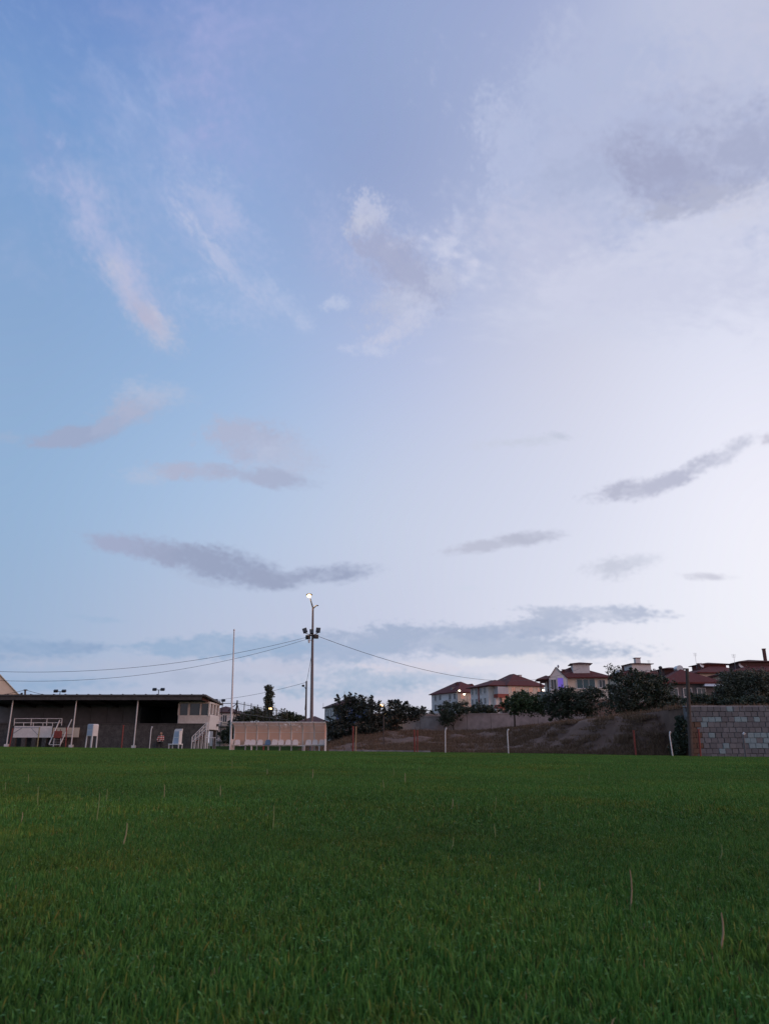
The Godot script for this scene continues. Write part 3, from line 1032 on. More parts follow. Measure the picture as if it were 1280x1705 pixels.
	tree("shrub", "dark shrub on the slope beneath the timber pole", "shrub", w, lobes_px([[1128, 1182, 16, 14], [1110, 1190, 14, 10], [1140, 1195, 9, 16]], 50, w), 0.2, 0.06, 130, 16, 0.12, DARK, 45, "", 0.2)
	w = foot(1133, 40.6)
	tree("shrub", "tall ragged shrub at the corner of stone block wall by the timber pole", "shrub", w, lobes_px([[1134, 1232, 8, 24], [1128, 1246, 10, 12], [1136, 1206, 7, 16]], 40.6, w), 0.3, 0.04, 130, 16, 0.1, DARK, 55, "", 0.16)
	# behind the stand and the dugout
	w = foot(447, 150)
	var pl := []
	for k in 7:
		pl.append([447.5 + sin(k * 2.1) * 1.6, 1148 + k * 8.5, 4.2 + 0.3 * k, 6.5])
	tree("poplar_tree", "tall narrow poplar rising above the mesh fence", "tree", w, lobes_px(pl, 150, w), 4.0, 0.2, 260, 14, 0.28, [Color(0.07, 0.085, 0.06), Color(0.09, 0.1, 0.07)], 46, "", 0.42)
	w = foot(425, 134)
	tree("shrub", "dark bushy trees massed behind the mesh fence", "shrub", w, lobes_px([[410, 1196, 16, 9], [425, 1190, 14, 10], [438, 1196, 14, 9]], 134, w), 0.0, 0.1, 190, 14, 0.28, DARK, 47, "dark growth behind the dugout", 0.45)
	w = foot(478, 134)
	tree("shrub", "dark growth at the foot of the wooden lamp pole", "shrub", w, lobes_px([[476, 1192, 11, 9], [487, 1196, 12, 7], [462, 1200, 14, 6], [500, 1199, 10, 5]], 134, w), 0.0, 0.1, 150, 14, 0.28, DARK, 48, "dark growth behind the dugout", 0.4)
	for q in [[400, 1224, 22, "low dark hedge behind the dugout next to white flagpole", 51], [440, 1222, 26, "low dark hedge behind the middle of dugout bench", 52], [485, 1222, 26, "low dark hedge behind dugout below the timber lamp pole", 53], [528, 1222, 24, "low dark hedge behind dugout beside the lamp mast", 54]]:
		w = foot(q[0], 88)
		tree("hedge", q[3], "hedge", w, lobes_px([[q[0], q[1], q[2], 16], [q[0] - 12, q[1] - 4, 14, 12], [q[0] + 12, q[1] - 2, 14, 14]], 88, w, 0.5), 0.0, 0.1, 150, 14, 0.2, DARK, q[4], "hedges behind the dugout", 0.34)
	w = foot(402, 100)
	tree("shrub", "dark hedge growing between the stand and the white flagpole", "shrub", w, lobes_px([[395, 1206, 12, 8], [378, 1226, 14, 12], [398, 1224, 20, 14], [405, 1198, 8, 6]], 100, w), 0.0, 0.1, 190, 14, 0.22, DARK, 49, "dark growth behind the dugout", 0.35)

# ---------------------------------------------------------------- the stand
func make_stand():
	var x0 = at(-70, 1200, 65).x            # it runs on out of the picture
	var x1 = at(336, 1200, 65).x
	var o = thing("grandstand", "low dark spectator stand with flat roof on thin white columns", "grandstand", Vector3(0, 0, 0))
	var roof_front = at(330, 1157.0, 65).y
	var roof_back = roof_front - 0.42
	var w = x1 - x0
	var mb := MB.new()
	mb.prism([Vector3(x0, roof_front - 0.14, -64.4), Vector3(x0, roof_front, -64.4), Vector3(x0, roof_back, -71.6), Vector3(x0, roof_back - 0.14, -71.6)], Vector3(w + 0.35, 0, 0))
	var roof = build(mb, "roof", M.roof_sheet, o)
	mb = MB.new()
	mb.box(Vector3((x0 + x1) * 0.5, roof_front - 0.30, -64.52), Vector3(w, 0.3, 0.06))
	build(mb, "fascia", M.roof_sheet, roof)
	for k in 22:                             # ribs of the sheet roof end over the fascia
		mb = MB.new()
		var x = x0 + 0.3 + k * (w - 0.2) / 21.0
		mb.bar(Vector3(x, roof_front + 0.02, -64.38), Vector3(x, roof_back + 0.02, -71.6), 0.07, 0.05)
		build(mb, "roof_rib", M.roof_sheet, roof)
	for k in 8:
		var x = x0 + 1.0 + k * w / 8.0
		mb = MB.new()
		mb.bar(Vector3(x, roof_front - 0.26, -64.6), Vector3(x, roof_back - 0.26, -71.2), 0.12, 0.22)
		build(mb, "rafter", M.dark_frame, o)
	for px in [[-96, 1237], [12, 1237], [119.5, 1237], [223.5, 1237]]:
		var p = at(px[0], px[1], 65)
		p.y = plane_y(p.x, -65)
		mb = MB.new()
		mb.tube([p, Vector3(p.x, roof_front - 0.45, -65)], 0.055, 8)
		mb.box(p + Vector3(0, 0.1, 0), Vector3(0.3, 0.25, 0.3))
		build(mb, "column", M.white_paint, o)
	# rear wall panels
	var top = roof_back - 0.14
	var low = at(100, 1203, 71).y
	var xr = at(231, 1190, 71).x
	var n = 9
	var xs = x0
	var step = (xr - xs) / n
	for k in n:
		mb = MB.new()
		mb.box(Vector3(xs + (k + 0.5) * step, (top + low) * 0.5, -71.2), Vector3(step - 0.03, top - low, 0.1))
		build(mb, "wall_panel", M.panel_grey, o)
	mb = MB.new()
	mb.box(Vector3((xs + xr) * 0.5, (top - 0.2) * 0.5, -71.4), Vector3(xr - xs, top + 0.2, 0.14))
	build(mb, "rear_wall", M.panel_grey, o)
	# an open store room behind the end of the terrace
	var xd = at(300, 1190, 71).x + 0.2
	mb = MB.new()
	mb.box(Vector3((xr + xd) * 0.5, (top - 0.2) * 0.5, -78.0), Vector3(xd - xr, top + 0.2, 0.15))
	build(mb, "room_wall", M.panel_grey, o)
	for x in [xr + 0.02, xd]:
		mb = MB.new()
		mb.box(Vector3(x, (top - 0.2) * 0.5, -74.6), Vector3(0.14, top + 0.2, 6.6))
		build(mb, "room_wall", M.panel_grey, o)
	mb = MB.new()
	mb.box(Vector3((xr + xd) * 0.5, top + 0.02, -74.7), Vector3(xd - xr + 0.2, 0.16, 6.9))
	build(mb, "room_ceiling", M.roof_sheet, o)
	mb = MB.new()
	mb.box(Vector3((xr + xd) * 0.5, 1.35, -74.7), Vector3(xd - xr + 0.2, 0.16, 6.9))
	build(mb, "room_floor", M.stone_dark, o)
	# terrace with a dark stone front
	var front = at(100, 1206, 66.5).y
	mb = MB.new()
	mb.box(Vector3((x0 + x1) * 0.5, front * 0.5 - 0.2, -66.6), Vector3(w, front + 0.4, 0.3))
	build(mb, "stone_front", M.stone_dark, o)
	mb = MB.new()
	mb.box(Vector3((x0 + x1) * 0.5, front - 0.35, -69.0), Vector3(w, 0.2, 4.5))
	build(mb, "terrace_floor", M.stone_dark, o)
	mb = MB.new()
	mb.box(Vector3((x0 + x1) * 0.5, front + 0.04, -66.6), Vector3(w, 0.07, 0.4))
	build(mb, "coping", M.stone_dark, o)
	mb = MB.new()                            # gable end of the roof space, dark timber
	mb.prism([Vector3(x1 - 0.1, top + 0.1, -65.0), Vector3(x1 - 0.1, roof_front - 0.16, -65.0), Vector3(x1 - 0.1, roof_back - 0.16, -71.5), Vector3(x1 - 0.1, top - 0.1, -71.5)], Vector3(0.06, 0, 0))
	build(mb, "end_board", M.roof_brown, o)
	make_booth(x1, roof_front)
	# white tribune balcony in front of the terrace
	var b = thing("balcony", "white panelled balcony with pipe railing and short steps, in front of stand", "balcony", Vector3.ZERO)
	var zb = 65.6
	var p0 = at(22, 1228, zb)
	var p1 = at(88, 1209, zb)
	mb = MB.new()
	mb.box(Vector3((p0.x + p1.x) * 0.5, (p0.y + p1.y) * 0.5, -zb), Vector3(p1.x - p0.x, p1.y - p0.y, 0.06))
	build(mb, "parapet_panel", M.white_paint, b)
	var p2 = at(134, 1212, zb + 0.3)
	mb = MB.new()
	mb.box(Vector3((p1.x + p2.x) * 0.5, (p0.y + p2.y) * 0.5 + 0.02, -zb - 0.2), Vector3(p2.x - p1.x, p2.y - p0.y, 0.06))
	build(mb, "parapet_panel", M.plaster_cream, b)
	for y in [1196.5, 1203.5]:
		mb = MB.new()
		mb.tube([at(25, y, zb), at(104, y, zb)], 0.035, 6)
		build(mb, "rail", M.white_paint, b)
	for x in [25, 53, 79, 104]:
		mb = MB.new()
		mb.tube([at(x - 1, 1208, zb), at(x, 1196.5, zb)], 0.035, 6)
		build(mb, "rail_post", M.white_paint, b)
	for x in [40, 56, 72, 88]:
		mb = MB.new()
		mb.tube([at(x, 1209, zb), at(x, 1203.5, zb)], 0.03, 6)
		build(mb, "rail_post", M.white_paint, b)
	for s in [[82, 1239.5, 100, 1199], [100.5, 1240, 120, 1198]]:
		mb = MB.new()
		mb.tube([at(s[0], s[1], 64.6), at(s[2], s[3], zb - 0.1)], 0.05, 6)
		build(mb, "handrail", M.white_paint, b)
	var sa = at(83, 1240, 64.7)
	var sb = at(101, 1240, 64.7)
	for k in 5:
		mb = MB.new()
		var y = plane_y(sa.x, -64) + 0.22 + k * 0.2
		var sh = k * 0.16
		mb.box(Vector3((sa.x + sb.x) * 0.5 + sh, y, -64.7 - k * 0.16), Vector3(sb.x - sa.x, 0.05, 0.22))
		build(mb, "step", M.white_paint if k == 0 else M.concrete, b)
	for k in 5:
		mb = MB.new()
		var q = at(26 + k * 17, 1233, zb + 0.4)
		mb.box(Vector3(q.x, (plane_y(q.x, -66) + p0.y) * 0.5, -zb - 0.15), Vector3(0.35, p0.y - plane_y(q.x, -66), 0.3))
		build(mb, "support_pier", M.stone_dark, b)
	# red sign on the steps
	var s = thing("red_sign", "small red square sign on white steps of the balcony", "sign", at(97, 1223, 64.4))
	mb = MB.new()
	mb.chamfered(Vector3.ZERO, Vector3(0.66, 0.58, 0.04), 0.012)
	build(mb, "sign_board", M.red_paint, s)
	for x in [-0.16, 0.16]:
		mb = MB.new()
		mb.tube([Vector3(x, 0.28, -0.02), Vector3(x, 0.42, -0.02)], 0.03, 6)
		build(mb, "bracket", M.red_paint, s)
	for x in [-0.28, 0.28]:
		mb = MB.new()
		mb.tube([Vector3(x, -0.95, -0.03), Vector3(x, -0.25, -0.03)], 0.03, 6)
		build(mb, "leg", M.white_paint, s)
	# grey frame with knee braces leaning before the balcony
	var f = thing("pipe_frame", "thin grey pipe frame with knee braces before white balcony panel", "frame", foot(63.5, 63))
	var fb = f.position
	mb = MB.new()
	mb.tube([at(24, 1211.5, 63) - fb, at(67, 1211.5, 63) - fb], 0.03, 6)
	build(mb, "crossbar", M.galvanised, f)
	mb = MB.new()
	mb.tube([Vector3.ZERO, at(66.5, 1210.5, 63) - fb], 0.045, 6)
	build(mb, "upright", M.straw, f)
	for q in [[52, 1211.5, 64, 1224], [38, 1211.5, 23, 1221]]:
		mb = MB.new()
		mb.tube([at(q[0], q[1], 63) - fb, at(q[2], q[3], 63) - fb], 0.025, 6)
		build(mb, "brace", M.galvanised, f)
	mb = MB.new()
	var fl = at(22, 1212, 63) - fb
	mb.tube([Vector3(fl.x - 0.06, plane_y(fb.x + fl.x, -63) - fb.y, 0), Vector3(fl.x, fl.y, 0)], 0.045, 6)
	build(mb, "upright", M.red_paint, f)

func make_booth(x1, roof_front):
	var zf = -67.0
	var zr = -71.1
	var xl = at(297, 1200, 67).x
	var xr = at(347, 1200, 67).x
	var o = thing("press_booth", "pale raised booth with dark windows under the end of stand roof", "booth", Vector3((xl + xr) * 0.5, 0, (zf + zr) * 0.5))
	var c2 = o.position
	var bottom = at(320, 1214.5, 67).y
	var sill = at(320, 1191, 67).y
	var top = at(320, 1171, 67).y
	var w = xr - xl
	var d = zf - zr
	var hx = w * 0.5
	var hz = d * 0.5
	var mb := MB.new()
	mb.box(Vector3(0, (bottom + sill) * 0.5, hz), Vector3(w, sill - bottom, 0.12))
	build(mb, "front_panel", M.booth_paint, o)
	mb = MB.new()
	mb.box(Vector3(hx, (bottom + sill) * 0.5 + 0.04, -0.1), Vector3(0.12, sill - bottom + 0.08, d - 0.34))
	build(mb, "side_panel", M.white_paint, o)
	mb = MB.new()
	mb.box(Vector3(0, bottom - 0.04, 0), Vector3(w - 0.2, 0.1, d))
	build(mb, "floor_slab", M.stone_dark, o)
	mb = MB.new()
	mb.box(Vector3(-hx, (bottom + top) * 0.5, 0), Vector3(0.1, top - bottom, d))
	build(mb, "party_wall", M.booth_paint, o)
	for k in [0.0, 0.33, 0.72, 1.0]:
		mb = MB.new()
		mb.box(Vector3(-hx + w * k, (sill + top) * 0.5, hz + 0.02), Vector3(0.16 if k in [0.0, 0.33] else 0.1, top - sill, 0.14))
		build(mb, "mullion", M.booth_paint, o)
	for k in [[0.03, 0.32], [0.35, 0.71], [0.73, 0.98]]:
		mb = MB.new()
		mb.box(Vector3(-hx + w * (k[0] + k[1]) * 0.5, (sill + top) * 0.5, hz - 0.03), Vector3(w * (k[1] - k[0]), top - sill, 0.02))
		build(mb, "window", M.window_glass, o)
	mb = MB.new()
	mb.box(Vector3(0, top + 0.05, hz), Vector3(w, 0.14, 0.12))
	build(mb, "head_board", M.booth_paint, o)
	# windows on the side
	var side_sill = sill + 0.1
	for k in 4:
		var z = hz - 0.1 - k * (d - 0.4) / 3.0
		mb = MB.new()
		mb.box(Vector3(hx + 0.01, (side_sill + top) * 0.5, z), Vector3(0.14, top - side_sill, 0.26))
		build(mb, "mullion", M.white_paint, o)
		if k < 3:
			mb = MB.new()
			mb.box(Vector3(hx - 0.04, (side_sill + top) * 0.5, z - (d - 0.4) / 6.0), Vector3(0.02, top - side_sill, (d - 0.4) / 3.0 - 0.26))
			build(mb, "window", M.window_glass, o)
	mb = MB.new()
	mb.box(Vector3(hx, top + 0.05, 0), Vector3(0.12, 0.14, d))
	build(mb, "head_board", M.white_paint, o)
	for y in [side_sill - 0.02, side_sill - 0.52]:
		mb = MB.new()
		mb.box(Vector3(hx + 0.22, y, -hz + 0.35), Vector3(0.34, 0.07, 0.1))
		build(mb, "bracket", M.white_paint, o)
	mb = MB.new()
	mb.box(Vector3(hx + 0.14, bottom + 0.42, -hz + 0.9), Vector3(0.16, 0.22, 0.24))
	build(mb, "meter_box", M.dark_frame, o)
	# corner post and strut up to the roof
	mb = MB.new()
	var pa = at(332, 1215, 65.4) - c2
	mb.tube([Vector3(pa.x, bottom - 0.1, 1.65), Vector3(pa.x + 0.02, roof_front - 0.2, 1.65)], 0.05, 8)
	build(mb, "corner_post", M.white_paint, o)
	mb = MB.new()
	mb.tube([Vector3(pa.x + 0.15, roof_front - 0.28, 1.7), Vector3(hx + 0.02, sill - 0.1, hz + 0.1)], 0.055, 8)
	build(mb, "strut", M.booth_paint, o)
	for q in [[-hx + 0.2, -hz + 0.3], [hx - 0.2, -hz + 0.3], [-hx + 0.2, hz - 0.3], [hx - 0.2, hz - 0.3]]:
		mb = MB.new()
		mb.box(Vector3(q[0], bottom * 0.5 - 0.25, q[1]), Vector3(0.25, bottom + 0.4, 0.25))
		build(mb, "pier", M.stone_dark, o)
	# outside steps
	var s = thing("metal_stair", "pink-white metal stair with handrails climbing to booth", "stair", foot(333, 64.5))
	var sp = s.position
	for r in [[0.0, M.white_paint], [-0.75, M.white_paint]]:
		for q in [[321, 1226.5, 345, 1203], [321, 1235, 345, 1212.5]]:
			mb = MB.new()
			mb.tube([at(q[0], q[1], 64.5) - sp + Vector3(0, 0, r[0]), at(q[2], q[3], 64.5) - sp + Vector3(0, 0, r[0])], 0.04, 6)
			build(mb, "handrail" if q[1] < 1230 else "stringer", r[1], s)
		for k in 5:
			var t = k / 4.0
			var x = lerpf(320.5, 345.0, t)
			mb = MB.new()
			var up = at(x, lerpf(1226.5, 1203, t), 64.5) - sp
			mb.tube([Vector3(up.x, plane_y(sp.x + up.x, -64.5) - sp.y, r[0]), up + Vector3(0, 0, r[0])], 0.05 if k in [0, 4] else 0.03, 6)
			build(mb, "post", M.white_paint, s)
	for k in 7:
		var q = at(322.5 + k * 3.4, 1236 - k * 3.2, 64.5) - sp
		mb = MB.new()
		mb.box(q + Vector3(0, 0, -0.37), Vector3(0.24, 0.04, 0.7))
		build(mb, "tread", M.red_paint if k % 2 else M.roof_brown, s)
	mb = MB.new()
	mb.tube([at(341, 1228.5, 64.5) - sp, at(359.5, 1228.5, 64.5) - sp], 0.03, 6)
	build(mb, "rail", M.white_paint, s)
	for x in [350, 356, 359.5]:
		mb = MB.new()
		var q = at(x, 1228.5, 64.5) - sp
		mb.tube([Vector3(q.x, plane_y(sp.x + q.x, -64.5) - sp.y, q.z), q], 0.025, 6)
		build(mb, "post", M.galvanised, s)

func roof_lamp(px, py, d, label):
	var o = thing("roof_floodlight", label, "floodlight", at(px, 1157.5 if px < 330 else 1171.0, d), 0.0, "twin floodlights on the stand roof")
	var y = at(px, py, d).y - o.position.y
	var mb := MB.new()
	mb.tube([Vector3(0, -0.15, 0), Vector3(0, y, 0)], 0.035, 6)
	build(mb, "pole", M.black_metal, o)
	mb = MB.new()
	mb.tube([Vector3(-0.4, y, 0), Vector3(0.4, y, 0)], 0.03, 6)
	build(mb, "crossarm", M.black_metal, o)
	for s in [-1, 1]:
		mb = MB.new()
		mb.chamfered(Vector3(s * 0.36, y + 0.03, 0.1), Vector3(0.34, 0.2, 0.26), 0.05, Basis(Vector3.RIGHT, 0.5))
		build(mb, "lamp_head", M.black_metal, o)

# ---------------------------------------------------------------- dugout
func make_dugout():
	var d = 50.0
	var a = foot(384, d)
	var b = foot(540, d)
	var o = thing("team_dugout", "curved translucent dugout shelter with ribs and a bench inside", "dugout", (a + b) * 0.5)
	var w = b.x - a.x
	var hx = w * 0.5
	var high = at(460, 1203, d).y - o.position.y
	var prof := []                          # the shell from its front lip over the top down the back
	for k in 11:
		var t = k / 10.0
		var ang = t * PI * 0.5
		prof.append(Vector2(high - 0.62 * (1.0 - cos(ang)) if t > 0 else high, 0.1 - 1.25 * sin(ang)))
	prof.append(Vector2(high - 1.05, -1.19))
	prof.append(Vector2(0.32, -1.21))
	var bays = 8
	for k in bays:
		for part in [[0, 5], [5, 10], [10, 12]]:
			var mb := MB.new()
			var xa = -hx + w * k / bays + 0.02
			var xb = -hx + w * (k + 1) / bays - 0.02
			for i in range(part[0], part[1]):
				var p = prof[i]
				var q = prof[i + 1]
				var nrm = Vector3(0, q.y - p.y, -(q.x - p.x)) * -1.0
				mb.quad(Vector3(xa, p.x, p.y), Vector3(xb, p.x, p.y), Vector3(xb, q.x, q.y), Vector3(xa, q.x, q.y), nrm)
			build(mb, "shell_pane", M.polycarbonate, o)
	for k in bays + 1:
		var mb := MB.new()
		var pts := []
		for p in prof:
			pts.append(Vector3(-hx + w * k / bays, p.x + 0.01, p.y + 0.02))
		pts.append(Vector3(-hx + w * k / bays, 0.0, -1.19))
		mb.tube(pts, 0.042, 6)
		build(mb, "rib", M.white_paint, o)
	for s in [[0, 0.03], [5, 0.012], [10, 0.012]]:
		var mb := MB.new()
		var p = prof[s[0]]
		mb.tube([Vector3(-hx, p.x + 0.012, p.y + 0.03), Vector3(hx, p.x + 0.012, p.y + 0.03)], s[1], 6)
		build(mb, "purlin", M.white_paint, o)
	for s in [-1, 1]:
		var mb := MB.new()
		mb.box(Vector3(s * (hx + 0.03), 0.36, -0.62), Vector3(0.04, 0.74, 1.2))
		build(mb, "end_panel", M.white_paint, o)
		mb = MB.new()
		var side := []
		side.append(Vector3(s * hx, 0.75, -1.15))
		side.append(Vector3(s * hx, 0.75, -0.02))
		for p in prof.slice(2, 11):
			side.append(Vector3(s * hx, p.x - 0.02, p.y + 0.04))
		if s == 1:
			mb.prism(side, Vector3(0.01, 0, 0))
			build(mb, "end_pane", M.polycarbonate, o)
		mb = MB.new()
		mb.tube([Vector3(s * (hx + 0.03), 0, 0.0), Vector3(s * (hx + 0.03), 0.76, 0.0)], 0.03, 6)
		build(mb, "end_post", M.white_paint, o)
	var mb := MB.new()
	mb.box(Vector3(0, 0.33, -0.62), Vector3(w - 0.1, 0.05, 0.1))
	build(mb, "bench_rail", M.white_paint, o)
	for x in [-0.29, -0.16, 0.28, 0.44]:
		mb = MB.new()
		mb.box(Vector3(x * w, 0.15, -0.6), Vector3(0.06, 0.34, 0.3))
		build(mb, "bench_leg", M.red_paint if x == -0.16 else M.white_paint, o)
	for px in [394, 411, 420, 432, 445, 456, 467, 479, 491, 513, 524, 535]:
		var x = foot(px, d + 0.6).x - o.position.x
		mb = MB.new()
		var q = [Vector3(x - 0.2, 0.36, -0.42), Vector3(x + 0.2, 0.36, -0.42), Vector3(x + 0.19, 0.36, -0.82), Vector3(x - 0.19, 0.36, -0.82)]
		mb.prism(q, Vector3(0, 0.04, 0))
		q = [Vector3(x - 0.19, 0.40, -0.84), Vector3(x + 0.19, 0.40, -0.84), Vector3(x + 0.17, 0.62, -0.9), Vector3(x + 0.1, 0.70, -0.92), Vector3(x - 0.1, 0.70, -0.92), Vector3(x - 0.17, 0.62, -0.9)]
		mb.prism(q, Vector3(0, 0.01, -0.04))
		build(mb, "seat", M.seat_blue if px == 445 else M.seat_white, o)
	# pole beside it
	var fp = foot(384.5, 50.6)
	var fl = single(tapered([Vector3.ZERO, at(390.0, 1049, 50.6) - fp], 0.075, 0.04), "flagpole", M.white_paint, "tall bare white flagpole at the end of the dugout", "flagpole", fp)
	mb = MB.new()
	mb.ball(at(390.0, 1049, 50.6) - fp, Vector3(0.06, 0.08, 0.06))
	build(mb, "finial", M.white_paint, fl)

func tapered(pts: Array, r0: float, r1: float) -> MB:
	var mb := MB.new()
	mb.tube([pts[0], pts[0].lerp(pts[1], 0.5), pts[1]], [r0, (r0 + r1) * 0.5, r1], 10)
	return mb

# ---------------------------------------------------------------- mast, poles, wires
func make_mast():
	var d = 58.0
	var base = foot(518.5, d)
	var o = thing("lamp_mast", "tall steel mast with one lit lamp and five dark floodlights", "lamp mast", base)
	var L = func(px, py): return at(px, py, d) - base
	build(tapered([Vector3.ZERO, L.call(521, 1012)], 0.15, 0.075), "pole", M.mast_steel, o)
	var mb := MB.new()
	mb.tube([L.call(521.3, 1013), L.call(518.6, 1004), L.call(516.5, 996.5)], [0.06, 0.05, 0.045], 8)
	build(mb, "arm", M.black_metal, o)
	mb = MB.new()
	mb.tube([L.call(521.3, 1013), L.call(524.5, 1010), L.call(527, 1008)], [0.06, 0.05, 0.045], 8)
	build(mb, "arm", M.black_metal, o)
	var c2 = L.call(514.8, 992)
	mb = MB.new()
	mb.ball(c2 + Vector3(0, 0.08, 0), Vector3(0.26, 0.11, 0.16))
	var head = build(mb, "lamp_head", M.black_metal, o)
	mb = MB.new()
	mb.ball(c2 + Vector3(0, -0.02, 0.08), Vector3(0.17, 0.15, 0.14))
	build(mb, "lamp_bulb", M.lamp_warm, head)
	lamp_light(o, c2 + Vector3(0, -0.02, 0.08), Color(1.0, 0.82, 0.6), 14.0, 0.12)
	mb = MB.new()
	mb.ball(L.call(528, 1008.3), Vector3(0.13, 0.05, 0.09))
	build(mb, "lamp_head", M.black_metal, o)
	for q in [[508, 1050.3, -0.35, 0.34], [519.2, 1052, -0.1, 0.3], [530, 1049.6, 0.06, 0.34]]:
		mb = MB.new()
		var t = Basis(Vector3.FORWARD, q[2]) * Basis(Vector3.RIGHT, -0.25)
		mb.chamfered(L.call(q[0], q[1]) + Vector3(0, 0, 0.15), Vector3(q[3], 0.4, 0.12), 0.03, t)
		var fh = build(mb, "floodlight_head", M.black_metal, o)
		mb = MB.new()
		mb.box(L.call(q[0], q[1]) + Vector3(0, 0, 0.15) + t * Vector3(0, 0, 0.063), Vector3(q[3] - 0.08, 0.3, 0.01), t)
		build(mb, "lens", M.window_glass, fh)
		mb = MB.new()
		mb.tube([L.call(q[0], q[1] + 4), L.call(520.5, 1058)], 0.03, 6)
		build(mb, "bracket", M.black_metal, o)
	for q in [[513, 1061.5, 0.3], [526.5, 1060.5, 0.36]]:
		mb = MB.new()
		mb.chamfered(L.call(q[0], q[1]) + Vector3(0, 0, 0.2), Vector3(q[2], 0.3, 0.3), 0.05, Basis(Vector3.UP, 0.35 if q[0] > 520 else -0.35))
		build(mb, "floodlight_head", M.black_metal, o)
	mb = MB.new()
	mb.box(L.call(520.3, 1058.5) + Vector3(0, 0, 0.1), Vector3(0.95, 0.08, 0.12))
	build(mb, "crossarm", M.black_metal, o)
	mb = MB.new()
	mb.tube([L.call(514.5, 1065.5), L.call(514.6, 1070.5)], [0.09, 0.06], 8)
	mb.tube([L.call(514.5, 1065.5), L.call(520.5, 1066.5)], 0.03, 6)
	build(mb, "siren", M.white_paint, o)
	mb = MB.new()
	mb.tube([L.call(519.6, 1070), L.call(517.6, 1120), L.call(517.2, 1165), L.call(517.6, 1200)], 0.02, 5)
	build(mb, "cable", M.wire, o)

func wire(a: Vector3, b: Vector3, sag: float, r: float, label: String, group := ""):
	var pts := []
	var n = 24
	for i in n + 1:
		var t = float(i) / n
		pts.append(a.lerp(b, t) - a - Vector3(0, sag * 4.0 * t * (1.0 - t), 0))
	var mb := MB.new()
	mb.tube(pts, r, 5)
	single(mb, "overhead_wire", M.wire, label, "wire", a, group)

func make_poles():
	make_mast()
	wire(at(511, 1061, 58), at(-80, 1114, 54), 1.1, 0.014, "upper of two overhead wires sagging from mast across stand", "overhead wires")
	wire(at(512, 1064, 58), at(-80, 1128, 54), 1.33, 0.013, "lower of two overhead wires sagging from mast across stand", "overhead wires")
	wire(at(531, 1060, 58), at(965, 1113, 118), 2.6, 0.02, "overhead wire from the mast to house with purple window", "overhead wires")
	# timber lamp pole behind the dugout
	var base = foot(508.5, 82)
	var o = thing("utility_pole", "dark timber pole with small unlit lamp behind the dugout", "utility pole", base)
	var L = func(px, py): return at(px, py, 82) - base
	build(tapered([Vector3.ZERO, L.call(510.3, 1134)], 0.12, 0.085), "pole", M.wood_pole, o)
	var mb := MB.new()
	mb.tube([L.call(510, 1148), L.call(506.5, 1143.5)], 0.035, 6)
	build(mb, "arm", M.black_metal, o)
	mb = MB.new()
	mb.ball(L.call(504.8, 1141.8), Vector3(0.16, 0.12, 0.14))
	build(mb, "lamp_head", M.black_metal, o)
	mb = MB.new()
	mb.tube([L.call(509.5, 1160), L.call(507.5, 1182)], 0.02, 5)
	build(mb, "cable", M.wire, o)
	wire(at(510, 1136, 82), at(300, 1169, 96), 0.5, 0.018, "overhead wire from timber lamp pole past the poplar", "overhead wires")
	wire(at(518, 1095, 58.2), at(510, 1137, 82), 0.15, 0.018, "short wire from mast down to timber lamp pole", "overhead wires")
	# crossarm pole behind the stand
	base = foot(41, 110)
	o = thing("utility_pole", "distant pole with small crossarm above the stand roof", "utility pole", base)
	build(tapered([Vector3.ZERO, at(42.5, 1148, 110) - base], 0.14, 0.12), "pole", M.wood_pole, o)
	mb = MB.new()
	mb.box(at(43, 1149, 110) - base, Vector3(0.5, 0.16, 0.16))
	build(mb, "crossarm", M.wood_pole, o)
	mb = MB.new()
	mb.box(at(36.5, 1156, 110) - base, Vector3(0.24, 0.4, 0.24))
	mb.bar(at(36.5, 1157, 110) - base, at(41.5, 1157, 110) - base, 0.08, 0.08)
	build(mb, "transformer", M.black_metal, o)
	wire(at(43, 1148.6, 110), at(-60, 1162, 110), 0.3, 0.03, "wire from distant crossarm pole towards the cream hall", "overhead wires")
	wire(at(43, 1148.6, 110), at(110, 1161, 110), 0.2, 0.03, "wire from distant crossarm pole down behind stand roof", "overhead wires")
	# pole beside the block wall
	base = Vector3(at(1143, 1200, 39).x, 0, -39)
	base.y = plane_y(base.x, base.z)
	o = thing("utility_pole", "dark timber pole at the corner of the stone block wall", "utility pole", base)
	build(tapered([Vector3.ZERO, at(1143, 1113, 39) - base], 0.11, 0.085), "pole", M.wood_pole, o)
	# lit street lamps
	street_lamp(450.5, 1180, 126, -3, "lit street lamp in front of the poplar", "lamp_warm", 0.34)
	street_lamp(634.5, 1175, 74, -1, "lit street lamp between the black trees", "lamp_warm", 0.15)
	street_lamp(764.5, 1150, 188, 2, "lit street lamp before the pale apartment block's corner", "lamp_white", 0.32)
	street_lamp(772.5, 1156, 186, -2, "lit street lamp before a window of pale apartment block", "lamp_white", 0.34)
	street_lamp(904, 1149, 180, -2, "lit street lamp at the end of cream apartment block", "lamp_white", 0.38)
	street_lamp(397.5, 1187, 112, 1, "small lit lamp below the mesh fence corner", "lamp_white", 0.14)

